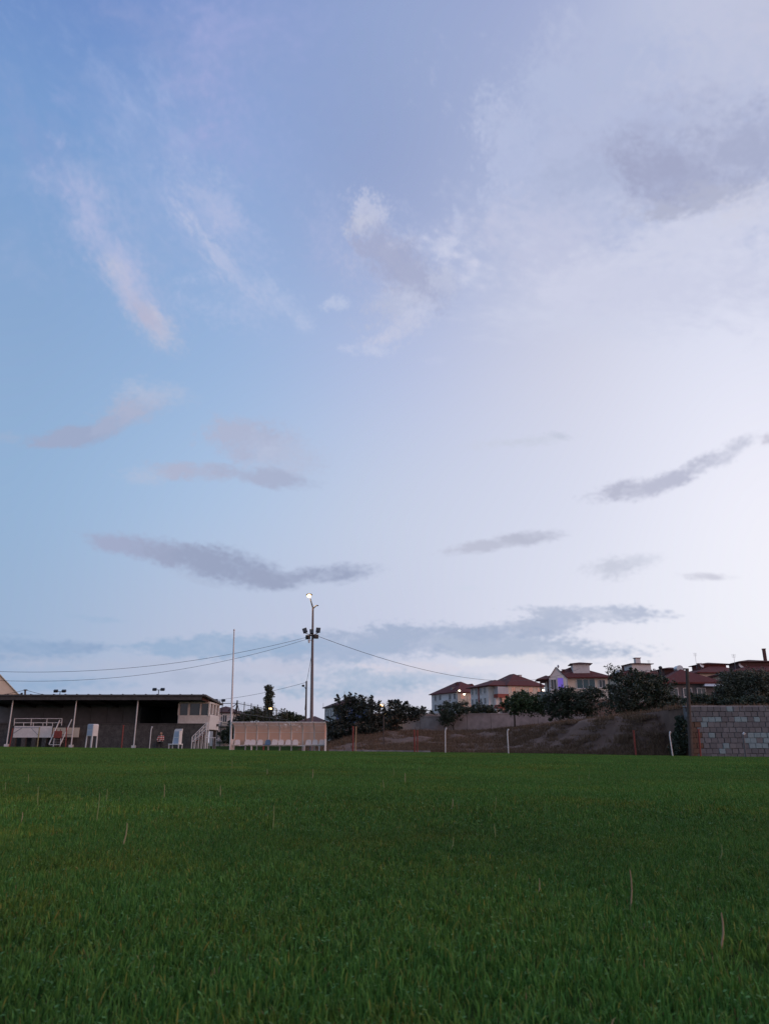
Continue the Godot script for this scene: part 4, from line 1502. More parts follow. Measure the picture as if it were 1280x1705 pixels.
func street_lamp(px, py, d, arm, label, m, size):
	var x = at(px, py, d).x
	var g = ground_y(x, -d)
	var base = Vector3(x - arm * 0.35, g, -d)
	var o = thing("street_lamp", label, "street lamp", base, 0.0, "lit street lamps")
	var head = at(px, py, d) - base
	var mb := MB.new()
	mb.tube([Vector3(0, -0.2, 0), Vector3(0, head.y - 0.1, 0), Vector3(head.x * 0.4, head.y + 0.25, 0), Vector3(head.x, head.y + size * 0.8, 0)], [0.08, 0.055, 0.04, 0.035], 6)
	build(mb, "pole", M.dark_frame, o)
	mb = MB.new()
	mb.ball(head + Vector3(0, size * 0.55, -0.05), Vector3(size * 1.1, size * 0.4, size))
	build(mb, "lamp_head", M.dark_frame, o)
	mb = MB.new()
	var s = minf(size, 0.24)
	mb.ball(head + Vector3(0, 0, 0.12), Vector3(s, s * 0.85, s))
	build(mb, "lamp_bulb", M[m], o)
	lamp_light(o, head + Vector3(0, 0, 0.12), M[m].albedo_color, 5.0 * size / 0.3, 0.12)

# ---------------------------------------------------------------- posts round the pitch
func make_posts():
	# px of top, top, px of foot, depth, material, label
	var list = [
		[252.5, 1210, 250, 58, "white_paint", "white pipe post with bent tip between the two white box stands", true],
		[741, 1212, 741, 46.5, "white_paint", "slim white pipe post before the end of retaining wall", true],
		[844, 1214, 845.5, 45.5, "white_paint", "slim leaning white pipe post before rounded green tree", true],
		[1113, 1218, 1117, 39.2, "white_paint", "slim leaning white pipe post by the dark timber pole", true],
		[1236, 1220, 1238, 38, "plaster_grey", "slim white pipe post in front of the stone block wall", true],
		[206, 1208, 203.5, 60, "red_paint", "dull red post in front of the dark stand", false],
		[588, 1210, 587.5, 49.6, "red_paint", "orange red post in front of the black trees", false],
		[689.5, 1216, 690, 49.4, "red_paint", "red post in front of the brown slope near black trees", false],
		[1054, 1217, 1056, 41.5, "red_paint", "red post below the large dark bushy tree", false],
		[111.5, 1212, 110.5, 63.5, "red_paint", "red post beside the white steps of balcony", false],
		[1162, 1215, 1163, 39.4, "red_paint", "thin rusty red post at the brown stones of block wall", false],
		[638.5, 1192, 639, 60, "wood_pole", "thin dark post standing before the black trees", false],
	]
	for s in list:
		var base = foot(s[2], s[3])
		var o = thing("pitch_post", s[5], "post", base, 0.0, "posts round the pitch")
		var tip = at(s[0], s[1], s[3]) - base
		var mb := MB.new()
		var r = 0.033 if s[4] == "white_paint" else 0.048
		if s[6]:
			mb.tube([Vector3(0, -0.02, 0), tip * 0.85, tip * 0.93 + Vector3(0.02, 0, 0)], r, 8)
			build(mb, "pipe", M[s[4]], o)
			mb = MB.new()
			mb.tube([tip * 0.93 + Vector3(0.02, 0, 0), tip + Vector3(0.07, 0, 0.03)], [r * 1.25, r * 1.4], 8)
			build(mb, "bent_tip", M.white_paint, o)
		else:
			mb.tube([Vector3(0, -0.02, 0), tip], r, 8)
			build(mb, "pipe", M[s[4]], o)
			mb = MB.new()
			mb.box(tip, Vector3(r * 2.4, 0.05, r * 2.4))
			build(mb, "cap", M[s[4]], o)
			if s[0] == 588 or s[0] == 689.5:
				mb = MB.new()
				mb.tube([Vector3(0.17, -0.02, 0), Vector3(0.19, tip.y + 0.02, 0)], r * 0.8, 8)
				build(mb, "pipe", M.straw_tan if s[0] == 588 else M.red_paint, o)

# ---------------------------------------------------------------- white stands at the touchline
func make_box_stands():
	var d = 60.0
	var base = foot(152.5, d)
	var o = thing("box_stand", "white box with blue-grey front raised on four legs", "box stand", base, -0.5)
	var mb := MB.new()
	var y0 = 0.9
	var y1 = at(152, 1207, d).y - base.y
	mb.box(Vector3(0, (y0 + y1) * 0.5, 0), Vector3(0.66, y1 - y0, 0.5))
	mb.prism([Vector3(-0.33, y1, 0.25), Vector3(0.33, y1, 0.25), Vector3(0.28, y1 + 0.06, 0.2), Vector3(-0.28, y1 + 0.06, 0.2)], Vector3(0, 0, -0.45))
	build(mb, "cabinet", M.white_paint, o)
	for k in 2:
		mb = MB.new()
		mb.chamfered(Vector3(0, y0 + 0.24 + k * 0.44, 0.262), Vector3(0.56, 0.38, 0.03), 0.01)
		build(mb, "front_panel", M.panel_blue_grey, o)
	for s in [[-0.3, 0.22], [0.3, 0.22], [-0.3, -0.22], [0.3, -0.22]]:
		mb = MB.new()
		mb.bar(Vector3(s[0] * 1.05, -0.03, s[1] * 1.1), Vector3(s[0], y0 + 0.02, s[1]), 0.07, 0.07)
		build(mb, "leg", M.white_paint, o)
	base = foot(295, d - 1.0)
	o = thing("panel_chair", "white high-backed panel chair with blue-grey back on low legs", "chair", base, -0.4)
	var hi = at(295, 1213.5, d - 1.0).y - base.y
	mb = MB.new()
	mb.prism([Vector3(-0.36, 0.36, 0.1), Vector3(-0.34, hi - 0.1, -0.02), Vector3(-0.26, hi, -0.03), Vector3(0.36, hi, -0.03), Vector3(0.38, 0.36, 0.1)], Vector3(0, 0, -0.1))
	build(mb, "back", M.white_paint, o)
	for k in 2:
		mb = MB.new()
		mb.chamfered(Vector3(0.01, 0.62 + k * 0.48, 0.075 - k * 0.035), Vector3(0.54, 0.42, 0.03), 0.01, Basis(Vector3.RIGHT, -0.07))
		build(mb, "back_panel", M.panel_blue_grey, o)
	mb = MB.new()
	mb.box(Vector3(0.36, 0.85, 0.12), Vector3(0.06, 0.98, 0.34))
	build(mb, "side_wing", M.white_paint, o)
	mb = MB.new()
	mb.box(Vector3(0, 0.36, 0.15), Vector3(0.96, 0.07, 0.5))
	build(mb, "seat", M.white_paint, o)
	for s in [[-0.44, 0.36], [0.44, 0.36], [-0.44, -0.06], [0.44, -0.06]]:
		mb = MB.new()
		mb.bar(Vector3(s[0], -0.03, s[1]), Vector3(s[0], 0.34, s[1]), 0.06, 0.06)
		build(mb, "leg", M.white_paint, o)

# ---------------------------------------------------------------- person
func make_person():
	var d = 63.0
	var seat = foot(267, d)
	var mb := MB.new()
	mb.box(Vector3(0, 0.2, -0.2), Vector3(1.3, 0.42, 0.4))
	single(mb, "stone_step", M.stone_dark, "low dark stone step at the foot of stand under the seated person", "step", seat)
	var J = {
		"pelvis": Vector3(0, 0.52, -0.16), "chest": Vector3(0.0, 0.86, -0.12), "neck": Vector3(0, 1.02, -0.08), "head": Vector3(0, 1.17, -0.04), "crown": Vector3(0, 1.22, -0.05),
		"hl": Vector3(-0.1, 0.50, -0.14), "kl": Vector3(-0.16, 0.52, 0.26), "al": Vector3(-0.15, 0.09, 0.22), "tl": Vector3(-0.17, 0.04, 0.38),
		"hr": Vector3(0.1, 0.50, -0.14), "kr": Vector3(0.15, 0.52, 0.28), "ar": Vector3(0.16, 0.09, 0.26), "tr": Vector3(0.18, 0.04, 0.42),
		"sl": Vector3(-0.19, 0.95, -0.1), "el": Vector3(-0.25, 0.70, 0.0), "wl": Vector3(-0.14, 0.60, 0.2), "fl": Vector3(-0.12, 0.58, 0.3),
		"sr": Vector3(0.19, 0.95, -0.1), "er": Vector3(0.25, 0.70, 0.0), "wr": Vector3(0.14, 0.60, 0.22), "fr": Vector3(0.12, 0.58, 0.32),
	}
	var bones = [
		["pelvis", "chest", 0.15, 0.15], ["chest", "neck", 0.13, 0.06], ["neck", "head", 0.055, 0.09], ["head", "crown", 0.09, 0.09],
		["hl", "kl", 0.09, 0.065], ["kl", "al", 0.06, 0.04], ["al", "tl", 0.045, 0.035], ["hr", "kr", 0.09, 0.065], ["kr", "ar", 0.06, 0.04], ["ar", "tr", 0.045, 0.035],
		["sl", "el", 0.06, 0.045], ["el", "wl", 0.045, 0.03], ["wl", "fl", 0.035, 0.025], ["sr", "er", 0.06, 0.045], ["er", "wr", 0.045, 0.03], ["wr", "fr", 0.035, 0.025],
		["sl", "sr", 0.06, 0.06],
	]
	var caps := []
	for b in bones:
		caps.append([J[b[0]], J[b[1]], b[2], b[3]])
	caps.append([Vector3(0, 1.16, 0.05), Vector3(0, 1.145, 0.075), 0.014, 0.016])     # nose
	caps.append([Vector3(-0.092, 1.17, -0.05), Vector3(-0.098, 1.15, -0.05), 0.016, 0.012])
	caps.append([Vector3(0.092, 1.17, -0.05), Vector3(0.098, 1.15, -0.05), 0.016, 0.012])
	var body = surface_nets(caps, Vector3(-0.36, -0.02, -0.36), Vector3(0.36, 1.36, 0.5), 0.024, func(p):
		if p.y > 1.02:
			return Color(0.38, 0.22, 0.16)
		if p.z > 0.17 and absf(p.x) < 0.3 and p.y > 0.55 and p.y < 0.66 and absf(p.x) < 0.135:
			return Color(0.38, 0.22, 0.16)
		if p.y > 0.56 and p.z < 0.16:
			return Color(0.60, 0.52, 0.48) if fmod(p.y, 0.14) < 0.07 else Color(0.42, 0.05, 0.04)
		if p.y < 0.09:
			return Color(0.02, 0.02, 0.02)
		return Color(0.015, 0.016, 0.022))
	var m = plain("person_skin_and_cloth", Color.WHITE, 0.8)
	m.vertex_color_use_as_albedo = true
	var o = thing("person", "seated person in red and white striped top and dark trousers", "person", seat)
	build(body, "body", m, o)
	mb = MB.new()
	mb.ball(Vector3(0, 1.235, -0.07), Vector3(0.1, 0.085, 0.105))
	build(mb, "hair", M.black_metal, o)

func surface_nets(caps: Array, lo: Vector3, hi: Vector3, cell: float, paint: Callable) -> MB:
	var nx = int((hi.x - lo.x) / cell) + 2
	var ny = int((hi.y - lo.y) / cell) + 2
	var nz = int((hi.z - lo.z) / cell) + 2
	var f := PackedFloat32Array()
	f.resize(nx * ny * nz)
	for k in nz:
		for j in ny:
			for i in nx:
				var p = lo + Vector3(i, j, k) * cell
				var dd = 1.0
				for c2 in caps:
					var ab = c2[1] - c2[0]
					var t = clampf((p - c2[0]).dot(ab) / ab.length_squared(), 0, 1)
					var e = p.distance_to(c2[0] + ab * t) - lerpf(c2[2], c2[3], t)
					var hh = maxf(0.03 - absf(dd - e), 0.0) / 0.03
					dd = minf(dd, e) - hh * hh * 0.0075
				f[(k * ny + j) * nx + i] = dd
	var at_cell := {}
	for k in nz - 1:
		for j in ny - 1:
			for i in nx - 1:
				var sum := Vector3.ZERO
				var cnt = 0
				for e in [[0, 0, 0, 1, 0, 0], [0, 1, 0, 1, 1, 0], [0, 0, 1, 1, 0, 1], [0, 1, 1, 1, 1, 1], [0, 0, 0, 0, 1, 0], [1, 0, 0, 1, 1, 0], [0, 0, 1, 0, 1, 1], [1, 0, 1, 1, 1, 1], [0, 0, 0, 0, 0, 1], [1, 0, 0, 1, 0, 1], [0, 1, 0, 0, 1, 1], [1, 1, 0, 1, 1, 1]]:
					var a = f[((k + e[2]) * ny + j + e[1]) * nx + i + e[0]]
					var b = f[((k + e[5]) * ny + j + e[4]) * nx + i + e[3]]
					if (a < 0) != (b < 0):
						var t = a / (a - b)
						sum += Vector3(i, j, k) + Vector3(e[0], e[1], e[2]).lerp(Vector3(e[3], e[4], e[5]), t)
						cnt += 1
				if cnt > 0:
					at_cell[Vector3i(i, j, k)] = lo + sum / cnt * cell
	var mb := MB.new()
	mb.colored = true
	for k in range(1, nz - 1):
		for j in range(1, ny - 1):
			for i in range(1, nx - 1):
				var a = f[(k * ny + j) * nx + i]
				for ax in 3:
					var step = [1, nx, nx * ny][ax]
					var b = f[(k * ny + j) * nx + i + step]
					if (a < 0) == (b < 0):
						continue
					var u := Vector3i.ZERO
					u[(ax + 1) % 3] = 1
					var w := Vector3i.ZERO
					w[(ax + 2) % 3] = 1
					var c0 := Vector3i(i, j, k)
					var out := Vector3.ZERO
					out[ax] = 1.0 if a < 0 else -1.0
					var q = [at_cell[c0], at_cell[c0 - u], at_cell[c0 - u - w], at_cell[c0 - w]]
					mb.tint = paint.call((q[0] + q[2]) * 0.5)
					mb.quad(q[0], q[1], q[2], q[3], out)
	return mb

# ---------------------------------------------------------------- walls
func make_walls():
	# concrete retaining wall, cast in bays
	var a = at(660, 1200, WALL_D)
	var b = at(1012, 1200, WALL_D)
	var o = thing("retaining_wall", "long grey concrete retaining wall along the top of brown slope", "wall", Vector3(a.x, 0, -WALL_D))
	var bays = 9
	var w = (b.x - a.x) / bays
	for k in bays:
		var x = (k + 0.5) * w
		var low = ground_y(a.x + x, -WALL_D + 1.0) - 0.5
		var px = 660 + (k + 0.5) * 352.0 / bays
		var high = at(px, [1202, 1194, 1191, 1189.5, 1189, 1189, 1189.5, 1191, 1193][k], WALL_D).y
		var mb := MB.new()
		mb.box(Vector3(x, (low + high) * 0.5, 0), Vector3(w - 0.03, high - low, 0.3))
		build(mb, "wall_panel", M.concrete, o)
		mb = MB.new()
		mb.box(Vector3(x, high + 0.04, 0), Vector3(w - 0.02, 0.09, 0.38))
		build(mb, "coping", M.concrete, o)
	make_block_wall()

func make_block_wall():
	var r := RandomNumberGenerator.new()
	r.seed = 9
	var o = thing("stone_block_wall", "grey stone block wall with scattered pale blue painted blocks", "wall", Vector3(BLOCK_X, plane_y(BLOCK_X, -BLOCK_D) - 0.12, -BLOCK_D))
	var bw = 0.335
	var bh = 0.262
	var cols = 20
	var rows = 10
	var mb := MB.new()
	mb.box(Vector3(cols * bw * 0.5, rows * bh * 0.5 - 0.02, -0.2), Vector3(cols * bw - 0.02, rows * bh - 0.06, 0.3))
	build(mb, "mortar_core", M.mortar, o)
	var shapes := []
	for k in 5:
		mb = MB.new()
		mb.chamfered(Vector3.ZERO, Vector3(bw - r.randf_range(0.008, 0.022), bh - r.randf_range(0.008, 0.02), 0.2), r.randf_range(0.008, 0.016))
		shapes.append(mb.mesh())
	# painted ones: row from the top, px
	var blue = [[0, 1222], [2, 1174], [2, 1186], [2, 1197], [2, 1235], [2, 1247], [2, 1259], [3, 1176], [5, 1180], [5, 1249], [5, 1261], [5, 1273], [6, 1246], [6, 1257], [6, 1269], [7, 1210], [7, 1251], [7, 1262], [7, 1274], [8, 1194], [6, 1281], [5, 1285]]
	for j in rows:
		for i in cols:
			var x = (i + 0.5 + (0.5 if j % 2 else 0.0) * 0.6) * bw
			if x > cols * bw - bw * 0.4:
				continue
			var m = M["block_grey_%d" % (r.randi() % 4)]
			var px = 640.0 + (BLOCK_X + x) / BLOCK_D * F / cos(pitch)
			for q in blue:
				var step = bw / BLOCK_D * F / cos(pitch)
				if q[0] == rows - 1 - j and absf(px - q[1]) <= step * 0.5:
					m = M.block_blue
			if px < 1166 and j < 7 and r.randf() < 0.85:
				m = M.block_brown
			var b = build(shapes[r.randi() % 5], "block", m, o)
			b.position = Vector3(x, (j + 0.5) * bh, r.randf_range(-0.012, 0.018))
			b.rotation = Vector3(r.randfn(0, 0.02), r.randfn(0, 0.03), r.randfn(0, 0.008))
	mb = MB.new()
	mb.box(Vector3(cols * bw * 0.5, rows * bh + 0.02, -0.15), Vector3(cols * bw, 0.06, 0.42))
	build(mb, "coping", M.concrete, o)

# ---------------------------------------------------------------- mesh fence of the small court
func make_court_fence():
	var o = thing("court_fence", "tall dark mesh fence with steel posts behind the dugout", "fence", foot(395, 95))
	var c2 = o.position
	var posts = [[371, 1166.5, 95], [395.3, 1166, 95], [407.3, 1168.5, 99], [418.7, 1171, 103], [429.3, 1173, 107], [439.4, 1175.3, 111], [450, 1177.3, 115], [460.2, 1179, 119], [470, 1181, 123], [479, 1182.5, 127]]
	for p in posts:
		var top = at(p[0], p[1], p[2]) - c2
		var mb := MB.new()
		mb.tube([Vector3(top.x, -0.05, top.z), top], 0.055 if p[0] != 395.3 else 0.09, 6)
		build(mb, "post", M.black_metal, o)
	for k in posts.size() - 1:
		var p = posts[k]
		var q = posts[k + 1]
		for y in [[0.93, 0.04], [0.70, 0.035], [0.45, 0.035]]:
			var a = at(p[0], HORIZON - (HORIZON - p[1]) * y[0], p[2]) - c2
			var b = at(q[0], HORIZON - (HORIZON - q[1]) * y[0], q[2]) - c2
			var mb := MB.new()
			mb.tube([a, b], y[1], 5)
			build(mb, "rail", M.black_metal, o)
		var net := MB.new()                 # thin strands of the ball net
		for s in 10:
			var y = 0.98 - s * 0.095
			net.tube([at(p[0], HORIZON - (HORIZON - p[1]) * y, p[2]) - c2, at(q[0], HORIZON - (HORIZON - q[1]) * y, q[2]) - c2], 0.004, 3, false)
		for s in range(1, 12):
			var t = s / 12.0
			var x = lerpf(p[0], q[0], t)
			net.tube([at(x, HORIZON - 2, lerpf(p[2], q[2], t)) - c2, at(x, lerpf(p[1], q[1], t) + 1.0, lerpf(p[2], q[2], t)) - c2], 0.004, 3, false)
		build(net, "net", M.wire, o)
	for s in [[395.3, 1170, 388, 1200], [395.3, 1172, 401, 1196], [395, 1171, 380, 1184]]:
		var mb := MB.new()
		mb.tube([at(s[0], s[1], 95) - c2, at(s[2], s[3], 95.5) - c2], 0.05, 6)
		build(mb, "brace", M.black_metal, o)

# ---------------------------------------------------------------- houses
func win(o: Node3D, x, y, z, w, h, turn := 0.0, glass := "window_glass", frame := "plaster_white", bars := 1):
	# an opening with a frame proud of the wall, the pane set back in it; turn: 0 faces +z, PI/2 faces +x
	var b = Basis(Vector3.UP, turn)
	var c2 = Vector3(x, y, z)
	var mb := MB.new()
	mb.box(c2 + b * Vector3(0, 0, 0.02), Vector3(w, h, 0.05), b)
	var p = build(mb, "window", M[glass], o)
	mb = MB.new()
	for s in [-1, 1]:
		mb.box(c2 + b * Vector3(s * (w * 0.5 + 0.035), 0, 0.05), Vector3(0.07, h + 0.14, 0.1), b)
		mb.box(c2 + b * Vector3(0, s * (h * 0.5 + 0.035), 0.05), Vector3(w, 0.07, 0.1), b)
	for k in bars:
		mb.box(c2 + b * Vector3(w * ((k + 1.0) / (bars + 1.0) - 0.5), 0, 0.055), Vector3(0.06, h, 0.06), b)
	build(mb, "frame", M[frame], p)
	mb = MB.new()
	mb.box(c2 + b * Vector3(0, -h * 0.5 - 0.1, 0.09), Vector3(w + 0.25, 0.06, 0.2), b)
	build(mb, "sill", M[frame], p)

func chimney(o, roof, p: Vector3, w, h, m := "plaster_white"):
	var mb := MB.new()
	mb.box(p + Vector3(0, h * 0.5 - 0.3, 0), Vector3(w, h + 0.6, w * 0.8))
	var c2 = build(mb, "chimney", M[m], roof)
	mb = MB.new()
	mb.box(p + Vector3(0, h + 0.06, 0), Vector3(w * 1.25, 0.1, w * 1.05))
	build(mb, "chimney_cap", M.roof_brown, c2 if false else roof)

func apartment(called, label, corner: Vector3, turn, w, d, eave, roof_h, pattern):
	# corner: foot of the corner nearest to the pitch; the long front runs along local +x, the side along local -z
	var o = thing(called, label, "apartment block", corner, turn)
	var low = -4.0
	var mb := MB.new()
	mb.box(Vector3(w * 0.5, (eave + low) * 0.5, -d * 0.5), Vector3(w, eave - low, d))
	build(mb, "wall", M.plaster_cream, o)
	mb = MB.new()
	mb.box(Vector3(-0.03, (eave + low) * 0.5, -d * 0.5), Vector3(0.1, eave - low - 0.02, d - 0.05))
	build(mb, "side_wall", M.plaster_white, o)
	mb = MB.new()
	mb.hip(w, d, 0, roof_h, 0.75, maxf(0.5, absf(w - d) * 0.6))
	var roof = build(mb, "roof", M.roof_tile, o)
	roof.position = Vector3(w * 0.5, eave, -d * 0.5)
	pattern.call(o, roof)
	return o

func make_apartments():
	# the cream block
	var d = 205.0
	var s = d / F * cos(pitch)
	var c2 = at(846, 1142, d)
	var g = ground_y(c2.x, -d)
	var eave = c2.y - g
	var front = 66.0 * s / cos(0.33)
	var depth = 15.0
	apartment("apartment_block", "cream apartment block with red hipped roof and tall chimney", Vector3(c2.x, g, c2.z), 0.36, front, depth, eave, 3.9, func(o, roof):
		for row in 3:
			for k in 4:
				win(o, front * (0.13 + k * 0.245), eave - 0.95 - row * 2.8, 0.0, 1.25, 1.15)
		# glazed balcony bay at the corner
		for row in 3:
			var y = eave - 0.2 - row * 2.8
			var mb := MB.new()
			mb.box(Vector3(-1.7, y - 2.45, -1.1), Vector3(3.3, 0.95, 2.3))
			var bal = build(mb, "balcony", M.red_paint if row > -1 else M.plaster_white, o)
			if row == 0:
				mb = MB.new()
				mb.box(Vector3(-1.7, y - 1.0, -1.1), Vector3(3.2, 1.9, 2.2))
				build(mb, "glazing", M.curtain, bal)
				for q in 4:
					mb = MB.new()
					mb.box(Vector3(-3.2 + q * 1.0, y - 1.0, 0.03), Vector3(0.07, 1.9, 0.06))
					build(mb, "mullion", M.plaster_white, bal)
			else:
				mb = MB.new()
				mb.box(Vector3(-1.2, y - 1.0, -0.6), Vector3(1.2, 1.8, 0.1))
				build(mb, "balcony_door", M.window_glass, bal)
				mb = MB.new()
				mb.box(Vector3(-3.2, y - 1.0, 0.0), Vector3(0.12, 1.9, 0.12))
				build(mb, "post", M.plaster_white, bal)
		var mb2 := MB.new()
		mb2.box(Vector3(-1.7, (eave - 4.0) * 0.5 - 0.05, -1.9), Vector3(3.1, eave + 3.9, 1.2))
		build(mb2, "bay_wall", M.plaster_white, o)
		mb2 = MB.new()
		mb2.box(Vector3(-2.4, (eave - 4.0) * 0.5 - 0.05, -8.0), Vector3(4.6, eave + 3.9, 10.5))
		build(mb2, "wing_wall", M.plaster_white, o)
		for row in 3:
			for z in [-4.6, -7.0, -9.6, -12.0]:
				win(o, -4.73, eave - 1.0 - row * 2.8, z, 1.0, 1.5, -PI / 2, "window_glass", "plaster_white", 1)
		mb2 = MB.new()
		mb2.box(Vector3(-4.75, (eave - 4.0) * 0.5, -8.3), Vector3(0.1, eave + 3.8, 0.7))
		build(mb2, "pilaster", M.red_paint, o)
		mb2 = MB.new()
		mb2.hip(8.5, 12.5, 0, 2.0, 0.7, 3.0)
		var r2 = build(mb2, "wing_roof", M.roof_tile, o)
		r2.position = Vector3(-0.9, eave - 0.02, -7.0)
		chimney(o, roof, Vector3(1.2, 1.2, 2.4), 0.8, 2.2)
		chimney(o, roof, Vector3(-5.6, 1.0, 0.5), 0.7, 0.9)
		mb2 = MB.new()
		mb2.box(Vector3(-1.0, 2.35, 0.5), Vector3(3.4, 0.5, 1.2))
		build(mb2, "ridge_tank", M.concrete, roof))
	# the pale block behind it
	d = 232.0
	s = d / F * cos(pitch)
	c2 = at(762, 1153, d)
	g = ground_y(c2.x, -d)
	var eave2 = c2.y - g
	apartment("apartment_block", "pale apartment block with red roof partly hidden behind cream block", Vector3(c2.x, g, c2.z), 0.5, 11.0, 15.0, eave2, 3.9, func(o, roof):
		for row in 3:
			for k in 3:
				win(o, 1.7 + k * 3.3, eave2 - 1.1 - row * 2.8, 0.0, 1.4, 1.5)
			for z in [-1.6, -4.2, -9.8, -12.6]:
				win(o, -0.09, eave2 - 1.1 - row * 2.8, z, 1.1, 1.6, -PI / 2)
			var mb := MB.new()
			mb.box(Vector3(-0.6, eave2 - 2.4 - row * 2.8, -7.0), Vector3(1.1, 0.95, 3.0))
			build(mb, "balcony", M.plaster_white if row != 1 else M.red_paint, o)
		var mb2 := MB.new()
		mb2.prism([Vector3(1.5, 1.2, 1.5), Vector3(7.0, 1.2, 1.5), Vector3(4.2, 3.4, 1.5)], Vector3(0, 0, -4.0))
		build(mb2, "dormer", M.roof_tile, roof)
		chimney(o, roof, Vector3(-4.4, 0.9, 3.0), 1.0, 1.0, "concrete")
		chimney(o, roof, Vector3(-2.0, 1.6, 2.0), 0.7, 1.6, "roof_brown"))

func villa(label, px, d, w, deep, eave_px, roof_h, turn, ridge, wall := "plaster_cream", called := "red_roofed_house") -> Array:
	var e = at(px, eave_px, d)
	var g = ground_y(e.x, -d)
	var o = thing(called, label, "house", Vector3(e.x, g, -d - deep * 0.5), turn)
	var eave = e.y - g
	var mb := MB.new()
	mb.box(Vector3(0, eave * 0.5 - 1.0, 0), Vector3(w, eave + 2.0, deep))
	build(mb, "wall", M[wall], o)
	mb = MB.new()
	mb.hip(w, deep, 0, roof_h, 0.7, ridge)
	var roof = build(mb, "roof", M.roof_tile, o)
	roof.position.y = eave
	return [o, roof, eave]

func turret(roof: Node3D, p: Vector3, w, wall_h, roof_h, over, deep := 0.0, wall := "plaster_white"):
	var dz = deep if deep > 0 else w
	var mb := MB.new()
	mb.box(p + Vector3(0, wall_h * 0.5 - 0.4, 0), Vector3(w, wall_h + 0.8, dz))
	var t = build(mb, "turret", M[wall], roof)
	mb = MB.new()
	mb.hip(w, dz, 0, roof_h, over, 0.3, 0.1)
	var r = build(mb, "turret_roof", M.roof_brown, roof)
	r.position = p + Vector3(0, wall_h, 0)
	return t

